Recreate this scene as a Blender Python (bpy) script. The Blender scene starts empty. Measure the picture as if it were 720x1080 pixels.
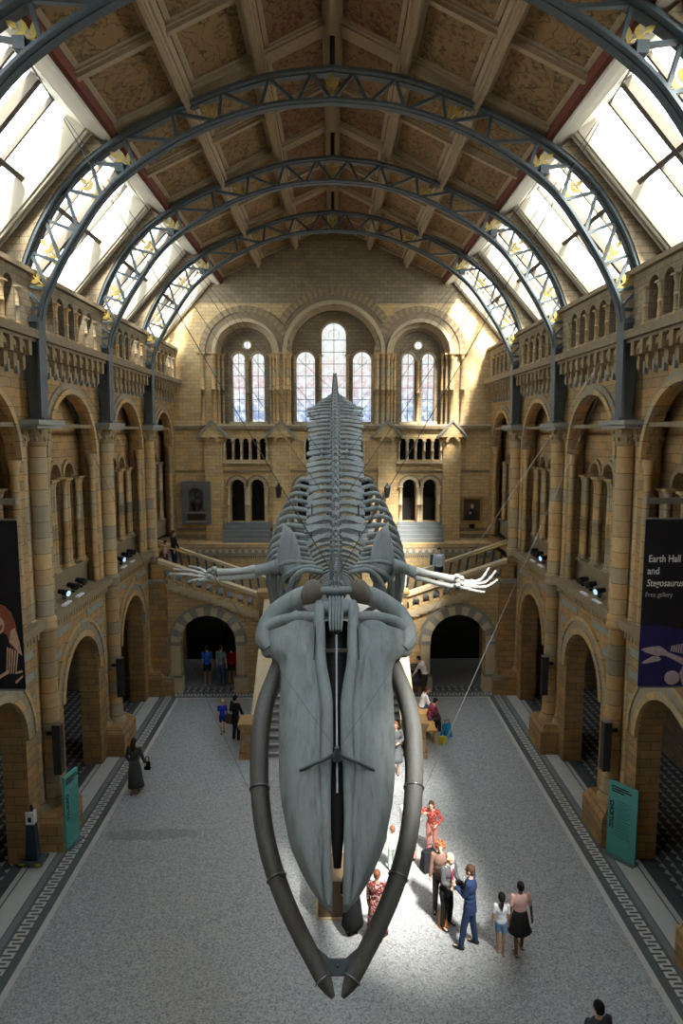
import bpy, bmesh, math, random
from mathutils import Vector, Matrix
random.seed(7)
PI = math.pi
S = bpy.context.scene
COL = S.collection

# ------------------------------------------------------------------ camera, world, sun, exposure
cam_d = bpy.data.cameras.new('camera'); cam = bpy.data.objects.new('camera', cam_d); COL.objects.link(cam)
cam_d.sensor_fit = 'VERTICAL'; cam_d.sensor_height = 36; cam_d.sensor_width = 24; cam_d.lens = 24
cam_d.clip_start = 0.1; cam_d.clip_end = 300
cam.location = (0, 0, 10.6)
cam.rotation_euler = (PI / 2 - math.atan(83 / 720), 0, -math.atan(9 / 724.7))
S.camera = cam

w = bpy.data.worlds.new('sky'); S.world = w; w.use_nodes = True
wn = w.node_tree.nodes; wl = w.node_tree.links
bg = wn['Background']
tc = wn.new('ShaderNodeTexCoord'); nz = wn.new('ShaderNodeTexNoise'); nz.inputs['Scale'].default_value = 2.2
nz.inputs['Detail'].default_value = 3
rp = wn.new('ShaderNodeValToRGB')
rp.color_ramp.elements[0].position = 0.42; rp.color_ramp.elements[0].color = (0.68, 0.86, 1.0, 1)
rp.color_ramp.elements[1].position = 0.62; rp.color_ramp.elements[1].color = (1.0, 1.0, 0.97, 1)
wl.new(tc.outputs['Generated'], nz.inputs['Vector']); wl.new(nz.outputs['Fac'], rp.inputs['Fac'])
wl.new(rp.outputs['Color'], bg.inputs['Color']); bg.inputs['Strength'].default_value = 2.7

sun_d = bpy.data.lights.new('sun', 'SUN'); sun = bpy.data.objects.new('sun', sun_d); COL.objects.link(sun)
sun_dir = Vector((-0.50, 1.0, -1.5)).normalized()
sun.rotation_euler = sun_dir.to_track_quat('-Z', 'Y').to_euler()
sun.location = (20, -20, 40)
sun_d.energy = 14.0; sun_d.angle = math.radians(9); sun_d.color = (1.0, 0.94, 0.85)
S.view_settings.view_transform = 'Standard'; S.view_settings.look = 'None'
S.view_settings.gamma = 1.0; S.view_settings.use_curve_mapping = False
S.view_settings.exposure = 1.65
S.cycles.use_denoising = True
S.cycles.max_bounces = 8; S.cycles.diffuse_bounces = 5; S.cycles.transparent_max_bounces = 12
S.cycles.sample_clamp_indirect = 4.0

# ------------------------------------------------------------------ materials
def nodes(name, rough=0.8, metal=0.0, spec=0.3):
    m = bpy.data.materials.new(name); m.use_nodes = True
    nt = m.node_tree; b = nt.nodes['Principled BSDF']
    b.inputs['Roughness'].default_value = rough; b.inputs['Metallic'].default_value = metal
    b.inputs['Specular IOR Level'].default_value = spec
    return m, nt, b

def math_(nt, op, a, b=None, c=None):
    n = nt.nodes.new('ShaderNodeMath'); n.operation = op
    for i, v in enumerate((a, b, c)):
        if v is None: continue
        if isinstance(v, (int, float)): n.inputs[i].default_value = v
        else: nt.links.new(v, n.inputs[i])
    return n.outputs[0]

def mixc(nt, fac, a, b, mode='MIX'):
    n = nt.nodes.new('ShaderNodeMix'); n.data_type = 'RGBA'; n.blend_type = mode
    for i, v in ((0, fac), (6, a), (7, b)):
        if isinstance(v, (int, float)): n.inputs[i].default_value = v
        elif isinstance(v, tuple): n.inputs[i].default_value = (*v[:3], 1)
        else: nt.links.new(v, n.inputs[i])
    return n.outputs[2]

def noise(nt, vec, scale, detail=3, rough=0.5):
    n = nt.nodes.new('ShaderNodeTexNoise'); n.inputs['Scale'].default_value = scale
    n.inputs['Detail'].default_value = detail; n.inputs['Roughness'].default_value = rough
    if vec is not None: nt.links.new(vec, n.inputs['Vector'])
    return n.outputs['Fac']

def ramp(nt, fac, stops, interp='LINEAR'):
    n = nt.nodes.new('ShaderNodeValToRGB'); r = n.color_ramp; r.interpolation = interp
    while len(r.elements) < len(stops): r.elements.new(0.5)
    for e, (p, c) in zip(r.elements, stops): e.position = p; e.color = (*c[:3], 1)
    nt.links.new(fac, n.inputs['Fac']); return n.outputs['Color']

def wallvec(nt):
    """world position mapped so that bricks run level on walls of either direction"""
    g = nt.nodes.new('ShaderNodeNewGeometry')
    sp = nt.nodes.new('ShaderNodeSeparateXYZ'); nt.links.new(g.outputs['Position'], sp.inputs[0])
    sn = nt.nodes.new('ShaderNodeSeparateXYZ'); nt.links.new(g.outputs['True Normal'], sn.inputs[0])
    ax = math_(nt, 'ABSOLUTE', sn.outputs[0]); ay = math_(nt, 'ABSOLUTE', sn.outputs[1])
    f = math_(nt, 'GREATER_THAN', ax, ay)
    u = math_(nt, 'ADD', math_(nt, 'MULTIPLY', sp.outputs[1], f), math_(nt, 'MULTIPLY', sp.outputs[0], math_(nt, 'SUBTRACT', 1.0, f)))
    cb = nt.nodes.new('ShaderNodeCombineXYZ'); nt.links.new(u, cb.inputs[0]); nt.links.new(sp.outputs[2], cb.inputs[1])
    return cb.outputs[0], g.outputs['Position'], sp

def stone(name, a, b, mortar, bw=0.52, bh=0.22, ms=0.010, rough=0.85, bump=0.4, dirt=0.75, hue=None):
    m, nt, p = nodes(name, rough)
    v, pos, sp = wallvec(nt)
    br = nt.nodes.new('ShaderNodeTexBrick'); nt.links.new(v, br.inputs['Vector'])
    br.inputs['Scale'].default_value = 1.0; br.inputs['Brick Width'].default_value = bw
    br.inputs['Row Height'].default_value = bh; br.inputs['Mortar Size'].default_value = ms
    br.inputs['Color1'].default_value = (*a, 1); br.inputs['Color2'].default_value = (*b, 1)
    br.inputs['Mortar'].default_value = (*mortar, 1); br.inputs['Bias'].default_value = 0.0
    n1 = noise(nt, pos, 1.1, 4, 0.6)
    c = mixc(nt, math_(nt, 'MULTIPLY', n1, dirt), br.outputs['Color'], (a[0] * 0.45, a[1] * 0.45, a[2] * 0.5))
    if hue: c = mixc(nt, math_(nt, 'MULTIPLY', ramp(nt, noise(nt, v, 1.7, 2), [(0.52, (0, 0, 0)), (0.62, (1, 1, 1))]), 0.45), c, hue)
    n2 = noise(nt, pos, 9.0, 3, 0.6)
    c = mixc(nt, 0.35, c, mixc(nt, n2, (0.25, 0.25, 0.25), (0.75, 0.75, 0.75)), 'OVERLAY')
    nt.links.new(c, p.inputs['Base Color'])
    bp = nt.nodes.new('ShaderNodeBump'); bp.inputs['Strength'].default_value = bump; bp.inputs['Distance'].default_value = 0.03
    nt.links.new(math_(nt, 'SUBTRACT', n2, br.outputs['Fac']), bp.inputs['Height']); nt.links.new(bp.outputs[0], p.inputs['Normal'])
    return m

def mottled(name, a, b, scale=3.0, rough=0.8, metal=0.0, bump=0.2, spec=0.3):
    m, nt, p = nodes(name, rough, metal, spec)
    g = nt.nodes.new('ShaderNodeNewGeometry')
    n1 = noise(nt, g.outputs['Position'], scale, 4, 0.6)
    nt.links.new(mixc(nt, n1, a, b), p.inputs['Base Color'])
    if bump:
        bp = nt.nodes.new('ShaderNodeBump'); bp.inputs['Strength'].default_value = bump; bp.inputs['Distance'].default_value = 0.02
        nt.links.new(noise(nt, g.outputs['Position'], scale * 6, 4), bp.inputs['Height']); nt.links.new(bp.outputs[0], p.inputs['Normal'])
    return m

def plain(name, c, rough=0.7, metal=0.0, spec=0.3):
    m, nt, p = nodes(name, rough, metal, spec)
    g = nt.nodes.new('ShaderNodeNewGeometry')
    n1 = noise(nt, g.outputs['Position'], 20, 2)
    nt.links.new(mixc(nt, n1, tuple(x * 0.85 for x in c), tuple(min(1, x * 1.12) for x in c)), p.inputs['Base Color'])
    return m
_pc = {}
def cloth(c, rough=0.9):
    k = tuple(round(x, 3) for x in c)
    if k not in _pc: _pc[k] = plain('cloth_%d' % len(_pc), c, rough, 0, 0.15)
    return _pc[k]

M = {}
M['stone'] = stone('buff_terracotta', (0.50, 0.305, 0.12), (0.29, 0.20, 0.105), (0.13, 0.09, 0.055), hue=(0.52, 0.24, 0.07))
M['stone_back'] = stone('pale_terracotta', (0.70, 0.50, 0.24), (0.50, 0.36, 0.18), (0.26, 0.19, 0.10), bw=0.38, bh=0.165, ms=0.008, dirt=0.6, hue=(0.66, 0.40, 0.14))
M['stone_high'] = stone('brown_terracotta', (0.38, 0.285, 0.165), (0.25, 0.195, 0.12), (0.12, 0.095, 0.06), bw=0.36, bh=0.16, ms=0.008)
def drums(name, cols, h=0.40):
    m, nt, p = nodes(name, 0.85); g = nt.nodes.new('ShaderNodeNewGeometry'); sp = nt.nodes.new('ShaderNodeSeparateXYZ'); nt.links.new(g.outputs['Position'], sp.inputs[0])
    zz = math_(nt, 'DIVIDE', sp.outputs[2], h); cb = nt.nodes.new('ShaderNodeCombineXYZ')
    nt.links.new(math_(nt, 'FLOOR', zz), cb.inputs[2]); nt.links.new(math_(nt, 'ROUND', math_(nt, 'MULTIPLY', sp.outputs[1], 0.9)), cb.inputs[1]); nt.links.new(math_(nt, 'SIGN', sp.outputs[0]), cb.inputs[0])
    wn_ = nt.nodes.new('ShaderNodeTexWhiteNoise'); nt.links.new(cb.outputs[0], wn_.inputs['Vector'])
    c = ramp(nt, wn_.outputs['Value'], cols, 'CONSTANT'); n1 = noise(nt, g.outputs['Position'], 6, 4, 0.6)
    c = mixc(nt, math_(nt, 'MULTIPLY', n1, 0.6), c, (0.17, 0.125, 0.075))
    j = math_(nt, 'LESS_THAN', math_(nt, 'FRACT', zz), 0.045); c = mixc(nt, math_(nt, 'MULTIPLY', j, 0.8), c, (0.10, 0.075, 0.045))
    nt.links.new(c, p.inputs['Base Color']); bp = nt.nodes.new('ShaderNodeBump'); bp.inputs['Strength'].default_value = 0.3; bp.inputs['Distance'].default_value = 0.02
    nt.links.new(n1, bp.inputs['Height']); nt.links.new(bp.outputs[0], p.inputs['Normal']); return m
M['shaft'] = drums('terracotta_drums', [(0.0, (0.60, 0.37, 0.15)), (0.3, (0.50, 0.34, 0.165)), (0.55, (0.44, 0.345, 0.205)), (0.75, (0.60, 0.40, 0.18)), (0.9, (0.34, 0.29, 0.20))])
M['carved'] = mottled('carved_terracotta', (0.20, 0.145, 0.08), (0.44, 0.31, 0.16), 9, 0.9, bump=0.9)
M['grey_stone'] = mottled('blue_grey_terracotta', (0.20, 0.20, 0.175), (0.33, 0.31, 0.25), 5, 0.9, bump=0.5)
M['brown_course'] = mottled('brown_moulded_course', (0.17, 0.125, 0.075), (0.30, 0.225, 0.135), 5, 0.9, bump=0.5)
M['coping'] = mottled('pale_coping', (0.45, 0.35, 0.21), (0.62, 0.51, 0.34), 4, 0.8)
M['iron'] = mottled('blue_grey_iron', (0.05, 0.063, 0.068), (0.09, 0.112, 0.12), 5, 0.45, bump=0.1, spec=0.5)
M['gold'] = plain('gilding', (0.50, 0.36, 0.10), 0.4, 0.5)
M['cream'] = mottled('cream_plaster', (0.60, 0.53, 0.42), (0.74, 0.68, 0.56), 2, 0.8)
M['reveal'] = mottled('tan_plaster', (0.44, 0.37, 0.27), (0.58, 0.50, 0.38), 2, 0.85)
M['bar'] = mottled('brown_window_bar', (0.10, 0.078, 0.055), (0.16, 0.125, 0.09), 6, 0.8)
M['rib'] = mottled('ceiling_moulding', (0.36, 0.26, 0.15), (0.50, 0.38, 0.235), 12, 0.8, bump=0.8)
M['red'] = mottled('red_frieze', (0.13, 0.035, 0.022), (0.21, 0.06, 0.038), 14, 0.8)
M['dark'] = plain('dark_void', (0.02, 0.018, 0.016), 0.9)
M['black'] = plain('black_paint', (0.015, 0.015, 0.016), 0.5)
M['steel'] = plain('steel', (0.30, 0.31, 0.32), 0.35, 0.9)
M['cable'] = plain('steel_cable', (0.10, 0.10, 0.095), 0.6, 0.2)

def panel_mat(name, base, leaf, berry):
    m, nt, p = nodes(name, 0.85)
    g = nt.nodes.new('ShaderNodeNewGeometry'); P_ = g.outputs['Position']
    n0 = noise(nt, P_, 1.2, 3)
    warp = nt.nodes.new('ShaderNodeTexNoise'); warp.inputs['Scale'].default_value = 1.6; nt.links.new(P_, warp.inputs['Vector'])
    va = nt.nodes.new('ShaderNodeVectorMath'); va.operation = 'MULTIPLY_ADD'
    nt.links.new(warp.outputs['Color'], va.inputs[0]); va.inputs[1].default_value = (1.6, 1.6, 1.6); nt.links.new(P_, va.inputs[2])
    wv = nt.nodes.new('ShaderNodeTexWave'); wv.inputs['Scale'].default_value = 1.1; wv.inputs['Distortion'].default_value = 5
    nt.links.new(va.outputs[0], wv.inputs['Vector'])
    vo = nt.nodes.new('ShaderNodeTexVoronoi'); vo.inputs['Scale'].default_value = 6.5; nt.links.new(P_, vo.inputs['Vector'])
    stem_ = math_(nt, 'LESS_THAN', wv.outputs['Fac'], 0.035)
    lf = math_(nt, 'MULTIPLY', math_(nt, 'LESS_THAN', vo.outputs['Distance'], 0.42), math_(nt, 'GREATER_THAN', n0, 0.47))
    bv = nt.nodes.new('ShaderNodeTexVoronoi'); bv.inputs['Scale'].default_value = 3.2; nt.links.new(P_, bv.inputs['Vector'])
    be = math_(nt, 'LESS_THAN', bv.outputs['Distance'], 0.22)
    c = mixc(nt, n0, base, tuple(x * 0.7 for x in base))
    c = mixc(nt, math_(nt, 'MULTIPLY', lf, 0.75), c, leaf); c = mixc(nt, math_(nt, 'MULTIPLY', stem_, 0.7), c, tuple(x * 0.5 for x in leaf))
    c = mixc(nt, math_(nt, 'MULTIPLY', be, 0.55), c, berry)
    nt.links.new(c, p.inputs['Base Color']); return m
M['panel'] = panel_mat('painted_ceiling_panel', (0.33, 0.20, 0.085), (0.14, 0.095, 0.04), (0.24, 0.10, 0.04))
M['panel_red'] = panel_mat('painted_ridge_panel', (0.28, 0.165, 0.08), (0.17, 0.05, 0.03), (0.26, 0.07, 0.04))

def glass_mat():
    m = bpy.data.materials.new('skylight_glass'); m.use_nodes = True; nt = m.node_tree; nt.nodes.clear()
    o = nt.nodes.new('ShaderNodeOutputMaterial'); t = nt.nodes.new('ShaderNodeBsdfTransparent'); g = nt.nodes.new('ShaderNodeBsdfGlossy')
    t.inputs['Color'].default_value = (0.93, 0.97, 1.0, 1); g.inputs['Roughness'].default_value = 0.1
    x = nt.nodes.new('ShaderNodeMixShader'); x.inputs[0].default_value = 0.04
    d = nt.nodes.new('ShaderNodeBsdfTranslucent'); d.inputs['Color'].default_value = (0.80, 0.88, 0.95, 1)
    y = nt.nodes.new('ShaderNodeMixShader'); y.inputs[0].default_value = 0.34
    nt.links.new(t.outputs[0], y.inputs[1]); nt.links.new(d.outputs[0], y.inputs[2])
    nt.links.new(y.outputs[0], x.inputs[1]); nt.links.new(g.outputs[0], x.inputs[2]); nt.links.new(x.outputs[0], o.inputs[0]); return m
M['glass'] = glass_mat()
def stained():
    m = bpy.data.materials.new('stained_glass'); m.use_nodes = True; nt = m.node_tree; nt.nodes.clear()
    o = nt.nodes.new('ShaderNodeOutputMaterial'); t = nt.nodes.new('ShaderNodeBsdfTransparent')
    g = nt.nodes.new('ShaderNodeNewGeometry'); sp = nt.nodes.new('ShaderNodeSeparateXYZ'); nt.links.new(g.outputs['Position'], sp.inputs[0])
    vo = nt.nodes.new('ShaderNodeTexVoronoi'); vo.inputs['Scale'].default_value = 9; nt.links.new(g.outputs['Position'], vo.inputs['Vector'])
    n = noise(nt, g.outputs['Position'], 6, 4)
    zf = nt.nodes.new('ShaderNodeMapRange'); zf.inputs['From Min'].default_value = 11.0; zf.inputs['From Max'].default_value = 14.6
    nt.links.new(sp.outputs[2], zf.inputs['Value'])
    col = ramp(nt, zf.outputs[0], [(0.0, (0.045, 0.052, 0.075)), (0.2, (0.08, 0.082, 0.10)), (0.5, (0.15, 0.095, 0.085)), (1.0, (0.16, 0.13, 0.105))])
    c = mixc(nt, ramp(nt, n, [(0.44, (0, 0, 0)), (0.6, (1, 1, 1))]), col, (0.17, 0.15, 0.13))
    c = mixc(nt, math_(nt, 'LESS_THAN', vo.outputs['Distance'], 0.16), c, (0.11, 0.03, 0.03))
    nt.links.new(c, t.inputs['Color']); nt.links.new(t.outputs[0], o.inputs[0]); return m
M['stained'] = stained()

def floor_mats():
    # terrazzo with a darker worn oval
    m, nt, p = nodes('terrazzo', 0.42, 0, 0.4)
    g = nt.nodes.new('ShaderNodeNewGeometry'); P_ = g.outputs['Position']
    sp = nt.nodes.new('ShaderNodeSeparateXYZ'); nt.links.new(P_, sp.inputs[0])
    v = nt.nodes.new('ShaderNodeTexVoronoi'); v.inputs['Scale'].default_value = 34; nt.links.new(P_, v.inputs['Vector'])
    sv = nt.nodes.new('ShaderNodeSeparateColor'); nt.links.new(v.outputs['Color'], sv.inputs[0])
    c = ramp(nt, sv.outputs[0], [(0.0, (0.17, 0.18, 0.185)), (0.25, (0.30, 0.31, 0.315)), (0.6, (0.38, 0.39, 0.39)), (1.0, (0.50, 0.50, 0.495))])
    n1 = noise(nt, P_, 0.7, 4); c = mixc(nt, math_(nt, 'MULTIPLY', n1, 0.3), c, (0.30, 0.30, 0.29))
    dx = math_(nt, 'DIVIDE', math_(nt, 'ADD', sp.outputs[0], 4.9), 1.3); dy = math_(nt, 'DIVIDE', math_(nt, 'SUBTRACT', sp.outputs[1], 17.1), 0.26)
    rr = math_(nt, 'ADD', math_(nt, 'MULTIPLY', dx, dx), math_(nt, 'MULTIPLY', dy, dy))
    rr = math_(nt, 'ADD', rr, math_(nt, 'MULTIPLY', math_(nt, 'SUBTRACT', noise(nt, P_, 2.5), 0.5), 2.6))
    c = mixc(nt, math_(nt, 'MULTIPLY', math_(nt, 'LESS_THAN', rr, 1.0), 0.35), c, (0.10, 0.11, 0.10))
    nt.links.new(c, p.inputs['Base Color']); M['terrazzo'] = m
    M['slab'] = mottled('pale_marble', (0.46, 0.45, 0.42), (0.58, 0.57, 0.53), 2, 0.4, bump=0.02, spec=0.4)
    M['dslab'] = mottled('slate', (0.075, 0.085, 0.09), (0.13, 0.14, 0.145), 3, 0.4, bump=0.02, spec=0.4)
    M['mslab'] = mottled('mid_grey_marble', (0.15, 0.16, 0.165), (0.23, 0.24, 0.24), 3, 0.4, bump=0.02, spec=0.4)
    def key(name, axis, x0, wd, per):
        m, nt, p = nodes(name, 0.45)
        g = nt.nodes.new('ShaderNodeNewGeometry'); sp = nt.nodes.new('ShaderNodeSeparateXYZ'); nt.links.new(g.outputs['Position'], sp.inputs[0])
        u = sp.outputs[1 - axis]; q = math_(nt, 'DIVIDE', math_(nt, 'SUBTRACT', math_(nt, 'ABSOLUTE', sp.outputs[axis]), x0), wd)
        f = math_(nt, 'FRACT', math_(nt, 'DIVIDE', u, per))
        a = math_(nt, 'MULTIPLY', math_(nt, 'LESS_THAN', f, 0.24), math_(nt, 'LESS_THAN', q, 0.72))
        b1 = math_(nt, 'MULTIPLY', math_(nt, 'GREATER_THAN', f, 0.5), math_(nt, 'LESS_THAN', f, 0.74))
        b = math_(nt, 'MULTIPLY', b1, math_(nt, 'GREATER_THAN', q, 0.28))
        e = math_(nt, 'MAXIMUM', math_(nt, 'LESS_THAN', q, 0.06), math_(nt, 'GREATER_THAN', q, 0.94))
        k = math_(nt, 'MAXIMUM', math_(nt, 'MAXIMUM', a, b), e)
        nt.links.new(mixc(nt, k, (0.52, 0.51, 0.47), (0.07, 0.08, 0.085)), p.inputs['Base Color']); return m
    M['key_side'] = key('meander_mosaic', 0, 6.50, 0.30, 0.22)
    M['key_end'] = key('meander_mosaic_end', 1, 26.72, 0.28, 0.26)
    m, nt, p = nodes('triangle_tiles', 0.45)
    g = nt.nodes.new('ShaderNodeNewGeometry')
    mp = nt.nodes.new('ShaderNodeMapping'); nt.links.new(g.outputs['Position'], mp.inputs['Vector'])
    mp.inputs['Rotation'].default_value = (0, 0, PI / 4); mp.inputs['Scale'].default_value = (1, 1.0, 0)
    ck = nt.nodes.new('ShaderNodeTexChecker'); ck.inputs['Scale'].default_value = 5.2; nt.links.new(mp.outputs[0], ck.inputs['Vector'])
    sp = nt.nodes.new('ShaderNodeSeparateXYZ'); nt.links.new(g.outputs['Position'], sp.inputs[0])
    f = math_(nt, 'GREATER_THAN', math_(nt, 'FRACT', math_(nt, 'MULTIPLY', sp.outputs[0], 3.677)), 0.5)
    k = math_(nt, 'MULTIPLY', ck.outputs['Fac'], f)
    nt.links.new(mixc(nt, k, (0.08, 0.09, 0.095), (0.48, 0.47, 0.43)), p.inputs['Base Color']); M['tiles'] = m
floor_mats()

def bone_mat(name, a, b, c3, streak=0.5):
    m, nt, p = nodes(name, 0.62, 0, 0.35)
    g = nt.nodes.new('ShaderNodeNewGeometry'); P_ = g.outputs['Position']
    n1 = noise(nt, P_, 1.6, 6, 0.65); n2 = noise(nt, P_, 14, 4, 0.6)
    mp = nt.nodes.new('ShaderNodeMapping'); nt.links.new(P_, mp.inputs['Vector']); mp.inputs['Scale'].default_value = (5, 0.7, 0.9)
    n3 = noise(nt, mp.outputs[0], 2.2, 5, 0.7)
    c = mixc(nt, n1, a, b); c = mixc(nt, math_(nt, 'MULTIPLY', ramp(nt, n3, [(0.5, (0, 0, 0)), (0.72, (1, 1, 1))]), streak), c, c3)
    nt.links.new(c, p.inputs['Base Color'])
    bp = nt.nodes.new('ShaderNodeBump'); bp.inputs['Strength'].default_value = 0.45; bp.inputs['Distance'].default_value = 0.03
    nt.links.new(math_(nt, 'ADD', n3, math_(nt, 'MULTIPLY', n2, 0.35)), bp.inputs['Height']); nt.links.new(bp.outputs[0], p.inputs['Normal'])
    return m
M['bone'] = bone_mat('grey_bone', (0.17, 0.19, 0.187), (0.285, 0.31, 0.30), (0.10, 0.108, 0.105), 0.6)
M['bone_dark'] = bone_mat('dark_jaw_bone', (0.10, 0.098, 0.09), (0.18, 0.175, 0.16), (0.05, 0.05, 0.047))
M['bone_pale'] = bone_mat('pale_bone', (0.36, 0.37, 0.35), (0.50, 0.50, 0.47), (0.20, 0.20, 0.19), 0.3)
M['bone_brown'] = bone_mat('brown_bone', (0.09, 0.07, 0.05), (0.19, 0.155, 0.12), (0.06, 0.05, 0.04))

# ------------------------------------------------------------------ mesh builder
class MB:
    def __init__(s): s.v = []; s.f = []; s.m = []; s.s = []
    def add(s, V, F, m=0, sm=False):
        o = len(s.v); s.v += [tuple(p) for p in V]
        for f in F: s.f.append(tuple(i + o for i in f)); s.m.append(m); s.s.append(sm)
    def quad(s, a, b, c, d, m=0, sm=False): s.add([a, b, c, d], [(0, 1, 2, 3)], m, sm)
    def hexa(s, P, m=0):
        s.add(P, [(0, 3, 2, 1), (4, 5, 6, 7), (0, 1, 5, 4), (1, 2, 6, 5), (2, 3, 7, 6), (3, 0, 4, 7)], m)
    def box(s, x0, x1, y0, y1, z0, z1, m=0):
        s.hexa([(x0, y0, z0), (x1, y0, z0), (x1, y1, z0), (x0, y1, z0), (x0, y0, z1), (x1, y0, z1), (x1, y1, z1), (x0, y1, z1)], m)
    def prism(s, poly, off, m=0):
        n = len(poly); off = Vector(off); P = [Vector(p) for p in poly]
        s.add(P + [p + off for p in P], [tuple(range(n)), tuple(range(2 * n - 1, n - 1, -1))] + [(i, (i + 1) % n, n + (i + 1) % n, n + i) for i in range(n)], m)
    def lathe(s, cx, cy, prof, n=12, m=0, sm=True, a0=0.0):
        V = []; F = []
        for r, z in prof:
            for i in range(n):
                a = a0 + 2 * PI * i / n; V.append((cx + r * math.cos(a), cy + r * math.sin(a), z))
        for k in range(len(prof) - 1):
            for i in range(n): F.append((k * n + i, k * n + (i + 1) % n, (k + 1) * n + (i + 1) % n, (k + 1) * n + i))
        s.add(V, F, m, sm)
        s.add(V[:n], [tuple(range(n))[::-1]], m); s.add(V[-n:], [tuple(range(n))], m)
    def tube(s, path, rad, n=8, m=0, up=None, sq=1.0, sm=True, caps=True):
        """sweep; rad a number or list (or (rx, ry) pairs); sq scales the second axis"""
        P = [Vector(p) for p in path]; L = len(P)
        if not isinstance(rad, (list, tuple)): rad = [rad] * L
        V = []; F = []; ref = Vector(up) if up else None; prev = None
        for k in range(L):
            t = (P[min(k + 1, L - 1)] - P[max(k - 1, 0)]).normalized()
            if ref is not None: b = ref
            elif prev is not None: b = prev
            else: b = Vector((0, 0, 1)) if abs(t.z) < 0.9 else Vector((0, 1, 0))
            x = t.cross(b)
            if x.length < 1e-5: x = t.orthogonal()
            x.normalize(); y = x.cross(t).normalized(); prev = y
            r = rad[k]; rx, ry = r if isinstance(r, (tuple, list)) else (r, r * sq)
            for i in range(n):
                a = 2 * PI * (i + 0.5) / n; V.append(P[k] + x * rx * math.cos(a) + y * ry * math.sin(a))
        for k in range(L - 1):
            for i in range(n): F.append((k * n + i, k * n + (i + 1) % n, (k + 1) * n + (i + 1) % n, (k + 1) * n + i))
        s.add(V, F, m, sm)
        if caps: s.add(V[:n], [tuple(range(n))[::-1]], m); s.add(V[-n:], [tuple(range(n))], m)
    def ball(s, c, r, n=10, m=0):
        rx, ry, rz = r if isinstance(r, (tuple, list)) else (r, r, r)
        V = []; F = []; h = n // 2 + 1
        for k in range(1, h):
            ph = PI * k / h
            for i in range(n):
                a = 2 * PI * i / n; V.append((c[0] + rx * math.sin(ph) * math.cos(a), c[1] + ry * math.sin(ph) * math.sin(a), c[2] + rz * math.cos(ph)))
        for k in range(h - 2):
            for i in range(n): F.append((k * n + i, (k + 1) * n + i, (k + 1) * n + (i + 1) % n, k * n + (i + 1) % n))
        t = len(V); V.append((c[0], c[1], c[2] + rz)); V.append((c[0], c[1], c[2] - rz)); q = (h - 2) * n
        for i in range(n): F.append((t, i, (i + 1) % n)); F.append((t + 1, q + (i + 1) % n, q + i))
        s.add(V, F, m, True)
    def build(s, name, mats, parent=None, local=False):
        me = bpy.data.meshes.new(name)
        off = Vector((0, 0, 0))
        if parent is not None and not local:
            q = parent
            while q is not None: off += q.location; q = q.parent
        me.from_pydata([tuple(Vector(p) - off) for p in s.v], [], s.f)
        me.polygons.foreach_set('use_smooth', s.s); me.polygons.foreach_set('material_index', s.m); me.update()
        bm = bmesh.new(); bm.from_mesh(me); bmesh.ops.recalc_face_normals(bm, faces=bm.faces); bm.to_mesh(me); bm.free()
        for mt in (mats if isinstance(mats, (list, tuple)) else [mats]): me.materials.append(mt)
        o = bpy.data.objects.new(name, me); COL.objects.link(o)
        if parent is not None: o.parent = parent
        return o

def tag(o, label=None, cat=None, group=None, kind=None):
    if label: o['label'] = label
    if cat: o['category'] = cat
    if group: o['group'] = group
    if kind: o['kind'] = kind
    return o
def empty(name, loc, label=None, cat=None, group=None, rz=0, kind=None):
    o = bpy.data.objects.new(name, None); COL.objects.link(o); o.location = loc; o.rotation_euler = (0, 0, rz)
    o.empty_display_size = 0.3
    return tag(o, label, cat, group, kind)
def copy_tree(o, parent=None, loc=None, rz=None):
    c = o.copy(); COL.objects.link(c); c.parent = parent
    if loc is not None: c.location = loc
    if rz is not None: c.rotation_euler = (0, 0, rz)
    for ch in list(o.children): copy_tree(ch, c)
    return c
def lerp(a, b, t): return a + (b - a) * t
def spline(pts, n):
    """Catmull-Rom through the points, n samples"""
    P = [Vector(p) for p in pts]; P = [P[0] * 2 - P[1]] + P + [P[-1] * 2 - P[-2]]; out = []; segs = len(P) - 3
    for k in range(n):
        t = k / (n - 1) * segs; i = min(int(t), segs - 1); t -= i; a, b, c, d = P[i:i + 4]
        out.append(0.5 * ((2 * b) + (c - a) * t + (2 * a - 5 * b + 4 * c - d) * t * t + (3 * b - a - 3 * c + d) * t ** 3))
    return out

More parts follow.
